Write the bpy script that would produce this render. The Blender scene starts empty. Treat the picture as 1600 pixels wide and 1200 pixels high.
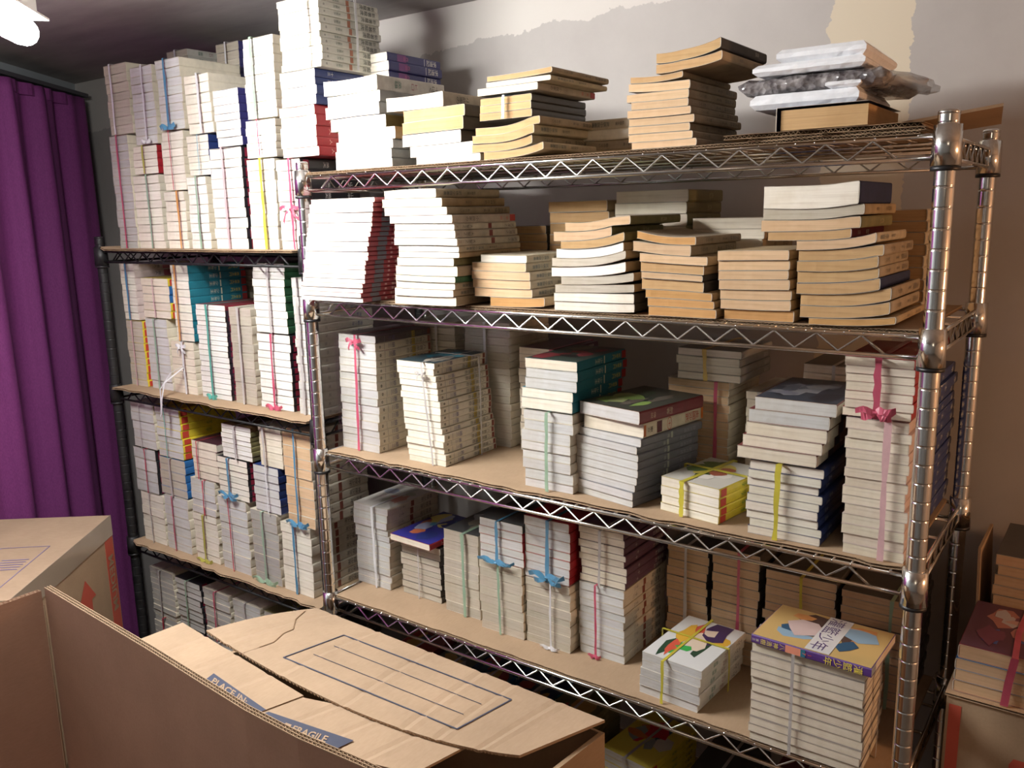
import bpy, math, random
import numpy as np
from mathutils import Vector, Matrix
random.seed(7)
SC = bpy.context.scene
COL = SC.collection

# ------------------------------------------------------------------ camera
F_PX, YAW, PITCH, ROLL = 1335.89, .6304, .1941, -.0217
CAM = np.array([1.3822, -1.1918, 1.6927])
_fw = np.array([-math.sin(YAW)*math.cos(PITCH), math.cos(YAW)*math.cos(PITCH), -math.sin(PITCH)])
_rt = np.array([math.cos(YAW), math.sin(YAW), 0.0])
_up = np.cross(_rt, _fw)
_c, _s = math.cos(ROLL), math.sin(ROLL)
_rt, _up = _c*_rt+_s*_up, -_s*_rt+_c*_up
cam_d = bpy.data.cameras.new('camera'); cam_d.sensor_width = 36; cam_d.lens = F_PX/1600*36
cam_d.clip_start = .02
cam = bpy.data.objects.new('camera', cam_d); COL.objects.link(cam)
_m = Matrix.Identity(4)
for _i in range(3):
    _m[_i][0], _m[_i][1], _m[_i][2], _m[_i][3] = _rt[_i], _up[_i], -_fw[_i], CAM[_i]
cam.matrix_world = _m
SC.camera = cam
# ------------------------------------------------------------------ light and exposure
SC.view_settings.view_transform = 'Standard'
SC.view_settings.look = 'None'
SC.view_settings.gamma = 1
SC.view_settings.exposure = 0.0
SC.view_settings.use_curve_mapping = False
W_ = bpy.data.worlds.new('world'); SC.world = W_; W_.use_nodes = True
W_.node_tree.nodes['Background'].inputs[0].default_value = (.8, .85, 1, 1)
W_.node_tree.nodes['Background'].inputs[1].default_value = .05
TUBE_STRENGTH = 262.0
def lamp(name, loc, power, col, radius):
    l = bpy.data.lights.new(name, 'POINT'); l.energy = power; l.color = col; l.shadow_soft_size = radius
    o = bpy.data.objects.new(name, l); o.location = loc; COL.objects.link(o); return o
lamp('room_lamp', (1.75, -1.75, 2.0), 2.5, (1, .80, .60), .14)
lamp('warm_bulb', (2.25, .05, 1.45), 17, (1, .52, .25), .05)

# ------------------------------------------------------------------ pixel helpers (a pixel gives a direction only)
def ray(u, v): return _fw+_rt*(u-800)/F_PX-_up*(v-600)/F_PX
def onz(u, v, z): d = ray(u, v); return CAM+d*(z-CAM[2])/d[2]
def ony(u, v, y): d = ray(u, v); return CAM+d*(y-CAM[1])/d[1]

# ------------------------------------------------------------------ materials
def nodes(name):
    m = bpy.data.materials.new(name); m.use_nodes = True
    return m, m.node_tree.nodes, m.node_tree.links, m.node_tree.nodes['Principled BSDF']
def plain(name, col, rough=.6, metal=0, coat=0, spec=.5):
    m, n, l, b = nodes(name)
    b.inputs['Base Color'].default_value = (*col, 1); b.inputs['Roughness'].default_value = rough
    b.inputs['Metallic'].default_value = metal; b.inputs['Coat Weight'].default_value = coat
    b.inputs['Specular IOR Level'].default_value = spec
    return m
def noise_node(n, l, scale, detail=4, coord='Object', stretch=(1, 1, 1), rough=.6):
    tc = n.new('ShaderNodeTexCoord'); mp = n.new('ShaderNodeMapping'); mp.inputs['Scale'].default_value = stretch
    l.new(tc.outputs[coord], mp.inputs['Vector'])
    t = n.new('ShaderNodeTexNoise'); t.inputs['Scale'].default_value = scale; t.inputs['Detail'].default_value = detail
    t.inputs['Roughness'].default_value = rough
    l.new(mp.outputs['Vector'], t.inputs['Vector']); return t
def ramp(n, l, fac, stops):
    r = n.new('ShaderNodeValToRGB'); e = r.color_ramp.elements
    while len(e) < len(stops): e.new(.5)
    for i, (p, c) in enumerate(stops): e[i].position = p; e[i].color = (*c, 1) if len(c) == 3 else c
    l.new(fac, r.inputs[0]); return r
def mult(n, l, a, b, fac=1.0, mode='MULTIPLY'):
    x = n.new('ShaderNodeMix'); x.data_type = 'RGBA'; x.blend_type = mode; x.inputs[0].default_value = fac
    l.new(a, x.inputs[6]); l.new(b, x.inputs[7]); return x.outputs[2]
def bump(n, l, b, h, strength, dist=.001):
    u = n.new('ShaderNodeBump'); u.inputs['Strength'].default_value = strength; u.inputs['Distance'].default_value = dist
    l.new(h, u.inputs['Height']); l.new(u.outputs[0], b.inputs['Normal'])

def mat_pages(name, coat):
    m, n, l, b = nodes(name)
    oi = n.new('ShaderNodeObjectInfo')
    lines = noise_node(n, l, 1, 3, stretch=(6, 9, 900))
    r1 = ramp(n, l, lines.outputs[0], [(.28, (.80, .78, .76)), (.5, (.97, .97, .97)), (.75, (1, 1, 1))])
    blot = noise_node(n, l, 18, 4)
    r2 = ramp(n, l, blot.outputs[0], [(.3, (.84, .80, .74)), (.6, (1, 1, 1))])
    c = mult(n, l, oi.outputs['Color'], r1.outputs[0]); c = mult(n, l, c, r2.outputs[0])
    l.new(c, b.inputs['Base Color']); b.inputs['Roughness'].default_value = .85
    b.inputs['Specular IOR Level'].default_value = .2; b.inputs['Coat Weight'].default_value = coat
    b.inputs['Coat Roughness'].default_value = .12
    if coat:
        w = noise_node(n, l, 60, 3); bump(n, l, b, w.outputs[0], .6, .002)
        l.new(b.inputs['Normal'].links[0].from_socket, b.inputs['Coat Normal'])
    else: bump(n, l, b, lines.outputs[0], .5, .0006)
    return m
M_PAGE = mat_pages('paper_page_edges', 0)
M_PAGEW = mat_pages('shrink_wrapped_page_edges', .9)
def mat_objcol(name, rough, coat=0, worn=.8):
    m, n, l, b = nodes(name)
    oi = n.new('ShaderNodeObjectInfo'); t = noise_node(n, l, 30, 5)
    r = ramp(n, l, t.outputs[0], [(.3, (worn,)*3), (.6, (1, 1, 1))])
    l.new(mult(n, l, oi.outputs['Color'], r.outputs[0]), b.inputs['Base Color'])
    b.inputs['Roughness'].default_value = rough; b.inputs['Coat Weight'].default_value = coat
    return m
M_COVER = mat_objcol('printed_card_cover', .42, .15)
M_OLDCOVER = mat_objcol('worn_card_cover', .75, 0, .7)
M_RIBBON = mat_objcol('plastic_packing_ribbon', .28, .3, .8)
for _mm in (M_RIBBON,):
    _b = _mm.node_tree.nodes['Principled BSDF']; _b.inputs['Transmission Weight'].default_value = .15
M_RIM = plain('bare_card_edge', (.55, .49, .40), .8)
_ink = {}
def ink(c, rough=.5):
    k = (round(c[0], 3), round(c[1], 3), round(c[2], 3))
    if k not in _ink: _ink[k] = plain('printing_ink', k, rough)
    return _ink[k]
def mat_metal(name, col, rough, metal):
    m, n, l, b = nodes(name)
    t = noise_node(n, l, 45, 4); r = ramp(n, l, t.outputs[0], [(.3, (rough*.7,)*3), (.7, (rough*1.5,)*3)])
    b.inputs['Base Color'].default_value = (*col, 1); b.inputs['Metallic'].default_value = metal
    l.new(r.outputs[0], b.inputs['Roughness']); return m
M_CHROME = mat_metal('chrome_plated_steel', (.78, .78, .76), .14, 1)
M_BLACK = mat_metal('black_powder_coat', (.008, .008, .009), .5, 0)
M_PLASTIC = plain('black_plastic', (.012, .012, .014), .4)
def mat_card(name, col, flute=120):
    m, n, l, b = nodes(name)
    t = noise_node(n, l, 7, 6); r = ramp(n, l, t.outputs[0], [(.25, tuple(x*.84 for x in col)), (.7, tuple(min(1, x*1.06) for x in col))])
    f = noise_node(n, l, 260, 2, stretch=(1, .25, 1)); r2 = ramp(n, l, f.outputs[0], [(.3, (.93, .92, .9)), (.7, (1, 1, 1))])
    l.new(mult(n, l, r.outputs[0], r2.outputs[0]), b.inputs['Base Color'])
    b.inputs['Roughness'].default_value = .88; b.inputs['Specular IOR Level'].default_value = .2
    st = noise_node(n, l, 1, 2, stretch=(38, .4, .4)); bump(n, l, b, st.outputs[0], .25, .002)
    return m
M_CARD = mat_card('kraft_cardboard', (.40, .285, .185))
M_CARDL = mat_card('pale_kraft_cardboard', (.43, .315, .215))
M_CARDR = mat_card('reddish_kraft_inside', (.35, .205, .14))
M_CARDD = mat_card('brown_corrugated_edge', (.30, .20, .12))
M_CARDLINER = mat_card('tan_liner_cardboard', (.38, .27, .175))

# ------------------------------------------------------------------ mesh builder
class MB:
    def __init__(s): s.v = []; s.f = []; s.mi = []
    def add(s, vs, fs, mi=0):
        o = len(s.v); s.v += [tuple(float(c) for c in p) for p in vs]; s.f += [tuple(i+o for i in q) for q in fs]; s.mi += [mi]*len(fs); return s
    def box(s, x0, x1, y0, y1, z0, z1, mi=0):
        return s.hexa([(x0, y0, z0), (x1, y0, z0), (x1, y1, z0), (x0, y1, z0), (x0, y0, z1), (x1, y0, z1), (x1, y1, z1), (x0, y1, z1)], mi)
    def hexa(s, p, mi=0):
        return s.add(p, [(0, 3, 2, 1), (4, 5, 6, 7), (0, 1, 5, 4), (1, 2, 6, 5), (2, 3, 7, 6), (3, 0, 4, 7)], mi)
    def tube(s, pts, r, n=6, cap=True, mi=0):
        pts = [Vector(p) for p in pts]; rings = []
        for i, p in enumerate(pts):
            a = pts[max(i-1, 0)]; b = pts[min(i+1, len(pts)-1)]; d = (b-a).normalized()
            h = Vector((0, 0, 1)) if abs(d.z) < .9 else Vector((1, 0, 0))
            e1 = d.cross(h).normalized(); e2 = d.cross(e1)
            rr = r[i] if isinstance(r, (list, tuple)) else r
            rings.append([p+rr*(math.cos(2*math.pi*k/n)*e1+math.sin(2*math.pi*k/n)*e2) for k in range(n)])
        vs = [q for ring in rings for q in ring]; fs = []
        for i in range(len(pts)-1):
            for k in range(n): fs.append((i*n+k, i*n+(k+1) % n, (i+1)*n+(k+1) % n, (i+1)*n+k))
        if cap: fs.append(tuple(range(n-1, -1, -1))); fs.append(tuple((len(pts)-1)*n+k for k in range(n)))
        return s.add(vs, fs, mi)
    def lathe(s, prof, cx, cy, n=18, mi=0):
        vs = []; fs = []
        for (r, z) in prof:
            for k in range(n): a = 2*math.pi*k/n; vs.append((cx+r*math.cos(a), cy+r*math.sin(a), z))
        for i in range(len(prof)-1):
            for k in range(n): fs.append((i*n+k, i*n+(k+1) % n, (i+1)*n+(k+1) % n, (i+1)*n+k))
        fs.append(tuple(range(n-1, -1, -1))); fs.append(tuple((len(prof)-1)*n+k for k in range(n)))
        return s.add(vs, fs, mi)
    def strip(s, pts, wdir, width, th=.0004, mi=0):
        """flat ribbon along pts, width along wdir (one or one per point), a little thickness"""
        pts = [Vector(p) for p in pts]; n = len(pts); vs = []; fs = []
        for i, p in enumerate(pts):
            wd = Vector(wdir[i] if isinstance(wdir, list) else wdir).normalized()
            w = width[i] if isinstance(width, list) else width
            d = (pts[min(i+1, n-1)]-pts[max(i-1, 0)]).normalized(); nn = d.cross(wd).normalized()*th/2
            vs += [p-wd*w/2-nn, p+wd*w/2-nn, p+wd*w/2+nn, p-wd*w/2+nn]
        for i in range(n-1):
            for k in range(4): fs.append((i*4+k, i*4+(k+1) % 4, i*4+4+(k+1) % 4, i*4+4+k))
        fs += [(3, 2, 1, 0), tuple((n-1)*4+k for k in range(4))]
        return s.add(vs, fs, mi)
    def mesh(s, name, mats, smooth=False):
        me = bpy.data.meshes.new(name); me.from_pydata(s.v, [], s.f)
        for m in (mats if isinstance(mats, (list, tuple)) else [mats]): me.materials.append(m)
        if any(s.mi): me.polygons.foreach_set('material_index', s.mi)
        if smooth: me.polygons.foreach_set('use_smooth', [True]*len(me.polygons))
        me.update(); return me

def link(name, data, parent=None, loc=(0, 0, 0), rz=0.0, scale=None, color=None):
    o = bpy.data.objects.new(name, data); COL.objects.link(o)
    o.location = loc; o.rotation_euler = (0, 0, rz)
    if scale: o.scale = scale
    if color: o.color = (*color, 1)
    if parent: o.parent = parent
    return o
def tag(o, label, cat, group=None):
    o['label'] = label; o['category'] = cat
    if group: o['group'] = group
    return o
def thing(name, label, cat, loc=(0, 0, 0), rz=0.0, group=None):
    return tag(link(name, None, None, loc, rz), label, cat, group)
def struct(name, mb, mat):
    o = link(name, mb.mesh(name, mat)); o['kind'] = 'structure'; return o
def wpart(name, mb, mat, parent, smooth=False, kind=None, top=None):
    """part given in world coordinates under an unrotated thing"""
    l = (top or parent).location
    mb.v = [(x-l[0], y-l[1], z-l[2]) for x, y, z in mb.v]
    o = link(name, mb.mesh(name, mat, smooth), parent)
    if kind: o['kind'] = kind
    return o

# ------------------------------------------------------------------ room shell
ZC = 2.19; YW = .5
CD = Vector((.585, -.811, 0)); CN = Vector((.811, .585, 0))          # along the curtain wall, and into the room
CORNER = Vector((-1.765, YW, 0))
LEFT_END = CORNER+CD*(3.1/.811)
def mat_wall():
    m, n, l, b = nodes('patchy_plaster_wall')
    g = n.new('ShaderNodeNewGeometry'); sp = n.new('ShaderNodeSeparateXYZ'); l.new(g.outputs['Position'], sp.inputs[0])
    def mth(op, a, bb):
        x = n.new('ShaderNodeMath'); x.operation = op
        for i, q in enumerate((a, bb)):
            if isinstance(q, (int, float)): x.inputs[i].default_value = q
            else: l.new(q, x.inputs[i])
        return x.outputs[0]
    def nz(s, d=6):
        t = n.new('ShaderNodeTexNoise'); t.inputs['Scale'].default_value = s; t.inputs['Detail'].default_value = d
        t.inputs['Roughness'].default_value = .65
        l.new(g.outputs['Position'], t.inputs['Vector']); return t.outputs[0]
    rag = mth('MULTIPLY', mth('SUBTRACT', nz(9, 8), .5), .09)
    # fresh skim coat along the top, ragged lower edge that climbs to the right
    edge = mth('ADD', mth('SUBTRACT', sp.outputs[2], mth('MULTIPLY', sp.outputs[0], .045)), rag)
    top = mth('GREATER_THAN', edge, 2.092)
    fine = mth('MULTIPLY', mth('SUBTRACT', nz(22, 6), .5), .05)
    xs = mth('ADD', sp.outputs[0], fine)
    strip = mth('MULTIPLY', mth('GREATER_THAN', xs, .885), mth('LESS_THAN', xs, 1.028))
    base = ramp(n, l, nz(3, 6), [(.3, (.36, .335, .32)), (.7, (.43, .405, .39))])
    def mixc(f, a, c):
        x = n.new('ShaderNodeMix'); x.data_type = 'RGBA'; l.new(f, x.inputs[0]); l.new(a, x.inputs[6]); x.inputs[7].default_value = (*c, 1); return x.outputs[2]
    c = mixc(top, base.outputs[0], (.54, .51, .48))
    c = mixc(strip, c, (.57, .50, .39))
    l.new(c, b.inputs['Base Color']); b.inputs['Roughness'].default_value = .85
    bump(n, l, b, nz(60, 4), .15, .002)
    return m
M_WALL = mat_wall()
def mat_rough(name, a, c, s, stretch=(1, 1, 1)):
    m, n, l, b = nodes(name); t = noise_node(n, l, s, 7, stretch=stretch)
    r = ramp(n, l, t.outputs[0], [(.3, a), (.7, c)]); l.new(r.outputs[0], b.inputs['Base Color'])
    b.inputs['Roughness'].default_value = .85; bump(n, l, b, t.outputs[0], .3, .004); return m
M_CEIL = mat_rough('streaky_grey_ceiling', (.30, .28, .27), (.42, .395, .38), 3.5, (1, 3.5, 1))
M_GREY = mat_rough('blue_grey_wall_paint', (.30, .335, .36), (.36, .395, .42), 3)
M_FLOOR = mat_rough('worn_floor_tiles', (.13, .11, .09), (.18, .15, .125), 4)
struct('wall_back', MB().box(CORNER.x-.1, 3.0, YW, YW+.1, 0, ZC+.1), M_WALL)
struct('floor', MB().box(-1.9, 3.0, -2.7, YW+.1, -.1, 0), M_FLOOR)
struct('ceiling', MB().box(-1.9, 3.0, -2.7, YW+.1, ZC, ZC+.1), M_CEIL)
struct('wall_right', MB().box(2.9, 3.0, -2.7, YW+.1, 0, ZC), mat_rough('tan_wall_paint', (.50, .38, .28), (.56, .43, .32), 3))
struct('wall_front', MB().box(LEFT_END.x-.3, 3.0, -2.7, -2.6, 0, ZC), M_GREY)
_a, _b2 = CORNER+CD*-.02, LEFT_END+CD*.05
struct('wall_left', MB().hexa([p+Vector((0, 0, z)) for z in (0, ZC) for p in (_a, _a-CN*.1, _b2-CN*.1, _b2)]), M_GREY)

# ------------------------------------------------------------------ wire shelving
def shelving(name, label, x0, x1, y0, y1, levels, ztop, metal, dark):
    root = thing(name, label, 'shelf', (x0, y0, 0))
    for px in (x0, x1):
        for py in (y0, y1):
            prof = [(.0145, 0.0), (.0145, .012), (.0127, .013)]; z = .04
            while z < ztop-.01:
                prof += [(.0127, z-.0022), (.0127, z-.0012), (.0121, z-.0007), (.0121, z+.0007), (.0127, z+.0012), (.0127, z+.0022)]; z += .0254
            prof += [(.0127, ztop-.004), (.0127, ztop-.003)]
            p = wpart('post', MB().lathe(prof, px, py, 20), metal, root, True)
            wpart('end_cap', MB().lathe([(.0129, ztop-.003), (.0129, ztop), (.010, ztop+.002)], px, py, 16), M_PLASTIC if dark else M_CHROME, p, True, top=root)
    for Z in levels:
        zl = Z-.027; e = .010
        fr = MB()
        for zz in (Z, zl):
            for py in (y0, y1): fr.tube([(x0+e, py, zz), (x1-e, py, zz)], .0031, 8)
            for px in (x0, x1): fr.tube([(px, y0+e, zz), (px, y1-e, zz)], .0031, 8)
        sh = wpart('shelf', fr, metal, root, True)
        per = .0592
        for py in (y0, y1):
            tr = MB()
            nn = int((x1-x0-.06)/per); xs = x0+(x1-x0-nn*per)/2; pts = []
            for i in range(nn+1):
                pts.append((xs+i*per, py, zl+.002))
                if i < nn: pts.append((xs+(i+.5)*per, py, Z-.002))
            tr.tube(pts, .0021, 6)
            wpart('truss_wire', tr, metal, sh, True, top=root)
        for px in (x0, x1):
            tr = MB(); pts = []
            nn = int((y1-y0-.05)/.045); ys = y0+(y1-y0-nn*.045)/2
            for i in range(nn): pts += [(px, ys+i*.045, zl+.002), (px, ys+(i+.5)*.045, Z-.002)]
            tr.tube(pts+[(px, ys+nn*.045, zl+.002)], .0021, 6)
            wpart('truss_wire', tr, metal, sh, True, top=root)
        wm = MB(); x = x0+.03
        while x < x1-.02: wm.tube([(x, y0-.003, Z+.0012), (x, y1+.003, Z+.0012)], .0016, 5); x += .0254
        for k in range(1, 4): wm.tube([(x0, y0+(y1-y0)*k/4, Z-.003), (x1, y0+(y1-y0)*k/4, Z-.003)], .0025, 6)
        wpart('wire_mat', wm, metal, sh, True, 'stuff', top=root)
        for px in (x0, x1):
            for py in (y0, y1):
                wpart('collar', MB().lathe([(.0128, zl-.010), (.0178, zl-.0095), (.0165, Z+.012), (.0128, Z+.0125)], px, py, 20), metal, sh, True, top=root)
                wpart('clip_ring', MB().lathe([(.0128, zl-.016), (.0176, zl-.0155), (.0176, zl-.0105), (.0128, zl-.0102)], px, py, 18), M_PLASTIC, sh, True, top=root)
    return root
W, D = 1.18, .36
Z = [1.7785, 1.5279, 1.2004, .8716, .5450]
shelving('chrome_shelving_unit', 'chrome wire shelving unit with ringed posts, loaded with paperbacks', 0, W, 0, D, Z+[.12], 1.8064, M_CHROME, False)
BZ = [1.622, 1.248, .804, .42]
BX0, BX1, BY0 = -.874, -.052, .04
shelving('black_shelving_unit', 'black wire shelving unit packed with tied comic bundles beside the purple curtain', BX0, BX1, BY0, BY0+.35, BZ+[.1], 1.66, M_BLACK, True)

# ------------------------------------------------------------------ cardboard
def wavy(n, a, seed):
    r = random.Random(seed); v = [r.uniform(-a, a) for _ in range(n)]
    return [(v[i]+v[max(i-1, 0)])/2 for i in range(n)]
def liner_sheet(label, x0, x1, y0, y1, z, t=.0045, rag=.006, seed=0, lift=None, flute=True, mat=None):
    mat = mat or M_CARDLINER
    root = thing('cardboard_sheet', label, 'cardboard', (x0, y0, z))
    n = max(8, int((x1-x0)/.02)); r = wavy(n+1, rag, seed)
    def lf(x): return lift(x) if lift else 0
    def sheet(za, zb, off):
        mb = MB(); vs = []; fs = []
        for i in range(n+1):
            x = x0+(x1-x0)*i/n; yy = y0+max(r[i], -rag)+off*(1+.8*math.sin(i*2.3+seed)); q = z+lf(x)
            vs += [(x, yy, q+za), (x, y1, q+za), (x, yy, q+zb), (x, y1, q+zb)]
        for i in range(n):
            a = 4*i
            fs += [(a, a+1, a+5, a+4), (a+2, a+6, a+7, a+3), (a, a+4, a+6, a+2), (a+1, a+3, a+7, a+5)]
        fs += [(0, 2, 3, 1), (4*n, 4*n+1, 4*n+3, 4*n+2)]
        return mb.add(vs, fs)
    wpart('bottom_liner', sheet(0, .0006, 0), mat, root)
    wpart('top_liner', sheet(t-.0006, t, .0012), mat, root)
    mb = MB(); k = int((x1-x0)/.0068); vs = []; fs = []
    for i in range(k*4+1):
        x = x0+(x1-x0)*i/(k*4); q = z+lf(x)+.0010+(t-.0020)*(.5-.5*math.cos(i*math.pi/2)); yy = y0+rag*.35+np.interp(i/(k*4)*n, range(n+1), r)
        vs += [(x, yy, q-.0003), (x, y1-.002, q-.0003), (x, yy, q+.0003), (x, y1-.002, q+.0003)]
    for i in range(k*4): a = 4*i; fs += [(a, a+1, a+5, a+4), (a+2, a+6, a+7, a+3), (a, a+4, a+6, a+2)]
    wpart('fluting', mb.add(vs, fs), M_CARDD, root)
    return root
CT = .0033 # top of the wires above the rail centre
CTH = .0045
liner_sheet('ragged corrugated sheet lining the top chrome shelf', .019, W-.03, -.006, D-.01, Z[0]+CT, seed=1, rag=.003)
liner_sheet('corrugated sheet lining the second chrome shelf under yellowed paperbacks', .019, W-.019, .004, D-.01, Z[1]+CT, seed=2, rag=.003)
liner_sheet('torn-edged corrugated sheet lining the third chrome shelf', .019, W-.019, .004, D-.01, Z[2]+CT, seed=3, rag=.007, mat=M_CARD)
liner_sheet('tan corrugated sheet lining the fourth chrome shelf under tied bundles', .019, W-.019, .000, D-.01, Z[3]+CT, seed=4, rag=.002, mat=M_CARD)
liner_sheet('corrugated sheet on the dim bottom chrome shelf in view', .019, W-.019, .02, D-.01, Z[4]+CT, seed=5, rag=.003)
for i, nm in enumerate(('top', 'second', 'third', 'fourth')):
    liner_sheet('curling corrugated sheet lining the %s black shelf' % nm, BX0+.019, BX1-.019, BY0-.018, BY0+.34, BZ[i]+CT, seed=20+i, rag=.008,
                lift=(lambda x: .010*max(0, (BX0+.042-x)/.03)**2) if i == 0 else None, mat=M_CARD)
liner_sheet('dark torn corrugated scrap under the foam parcel', .93, 1.155, -.004, .20, Z[0]+CT+CTH, seed=8, rag=.01, mat=M_CARDD)
liner_sheet('upper frayed corrugated scrap lying under the boxed hardback', .89, 1.15, .004, .24, Z[0]+CT+2*CTH+.0006, seed=9, rag=.012, mat=M_CARDD, t=.006)
TOPS = [z+CT+CTH+.0004 for z in Z]
BTOPS = [z+CT+CTH+.0004 for z in BZ]
# stiff offcut sticking out past the right posts
_t = thing('cardboard_offcut', 'dark cardboard offcut jutting up between the two right chrome posts', 'cardboard', (1.16, .18, TOPS[0]))
wpart('panel', MB().hexa([(1.10, .07, TOPS[0]+.012), (1.225, .10, TOPS[0]+.030), (1.20, .30, TOPS[0]+.024), (1.09, .30, TOPS[0]+.012), (1.10, .07, TOPS[0]+.016), (1.225, .10, TOPS[0]+.034), (1.20, .30, TOPS[0]+.028), (1.09, .30, TOPS[0]+.016)]), M_CARDD, _t)

# ------------------------------------------------------------------ lettering
_txt = {}
def text2d(body, size, align='LEFT', bold=0.0):
    k = (body, round(size, 5), align, bold)
    if k not in _txt:
        c = bpy.data.curves.new('lettering', 'FONT'); c.body = body; c.size = size; c.resolution_u = 2; c.align_x = align; c.offset = bold*size; c.space_line = .92
        o = bpy.data.objects.new('lettering', c); COL.objects.link(o)
        me = o.to_mesh(); vs = [(v.co.x, v.co.y) for v in me.vertices]; fs = [tuple(p.vertices) for p in me.polygons]
        o.to_mesh_clear(); bpy.data.objects.remove(o); bpy.data.curves.remove(c)
        _txt[k] = (vs, fs)
    return _txt[k]

# ------------------------------------------------------------------ books
BW, BL, BT = .112, .172, .0135          # unit comic book: width, length, thickness
def pages_mesh(w, l, bot, top, name='pages', mat=None, rough=.0002, seed=0):
    """page block between two height profiles (arrays over the width)"""
    n = len(bot); r = random.Random(seed); mb = MB(); vs = []; fs = []; c = .0005; e = .0004
    for i in range(n):
        x = e+(w-e-.0012)*i/(n-1); j = r.uniform(-rough, rough)
        vs += [(x, .0004+j, bot[i]+c), (x, l-.0006, bot[i]+c), (x, .0004+j+r.uniform(-rough, rough), top[i]-c), (x, l-.0006, top[i]-c)]
    for i in range(n-1):
        a = 4*i; fs += [(a, a+1, a+5, a+4), (a+2, a+6, a+7, a+3), (a, a+4, a+6, a+2), (a+1, a+3, a+7, a+5)]
    fs += [(0, 2, 3, 1), (4*n-4, 4*n-3, 4*n-1, 4*n-2)]
    return mb.add(vs, fs).mesh(name, mat or M_PAGE)
def cover_mesh(w, l, bot, top, mat):
    n = len(bot); c = .0004; xs = [w*i/(n-1) for i in range(n)]
    hi = top[-1]-bot[-1]
    out = [(xs[i], bot[i]) for i in range(n-1)]+[(w-.0012, bot[-1]), (w, bot[-1]+.0018), (w+.0003, bot[-1]+hi*.5), (w, top[-1]-.0018), (w-.0012, top[-1])]+[(xs[i], top[i]) for i in range(n-2, -1, -1)]
    inn = [(xs[i], bot[i]+c) for i in range(n-1)]+[(w-.0016, bot[-1]+c), (w-.0009, bot[-1]+.002), (w-.0008, bot[-1]+hi*.5), (w-.0009, top[-1]-.002), (w-.0016, top[-1]-c)]+[(xs[i], top[i]-c) for i in range(n-2, -1, -1)]
    m = len(out); vs = []; fs = []
    for (x, z) in out: vs += [(x, 0, z), (x, l, z)]
    for (x, z) in inn: vs += [(x, 0, z), (x, l, z)]
    o2 = 2*m
    for i in range(m-1):
        fs += [(2*i, 2*i+2, 2*i+3, 2*i+1), (o2+2*i, o2+2*i+1, o2+2*i+3, o2+2*i+2)]
    rim = [(0, 1, o2+1, o2), (2*m-2, o2+2*m-2, o2+2*m-1, 2*m-1)]
    for i in range(m-1): rim += [(2*i, o2+2*i, o2+2*i+2, 2*i+2), (2*i+1, 2*i+3, o2+2*i+3, o2+2*i+1)]
    mb = MB().add(vs, fs); mb.f += rim; mb.mi += [1]*len(rim)      # cut edges show the bare card
    return mb.mesh('cover', [mat, M_RIM])
_flat = ([0.0, 0.0, 0.0], [BT, BT, BT])
PAGES = [pages_mesh(BW, BL, _flat[0], [BT, BT*(1-.03*k), BT], seed=k) for k in range(3)]
PAGESW = [pages_mesh(BW, BL, _flat[0], _flat[1], seed=k, mat=M_PAGEW) for k in range(2)]
COVER = cover_mesh(BW, BL, [0, 0], [BT, BT], M_COVER)

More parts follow.
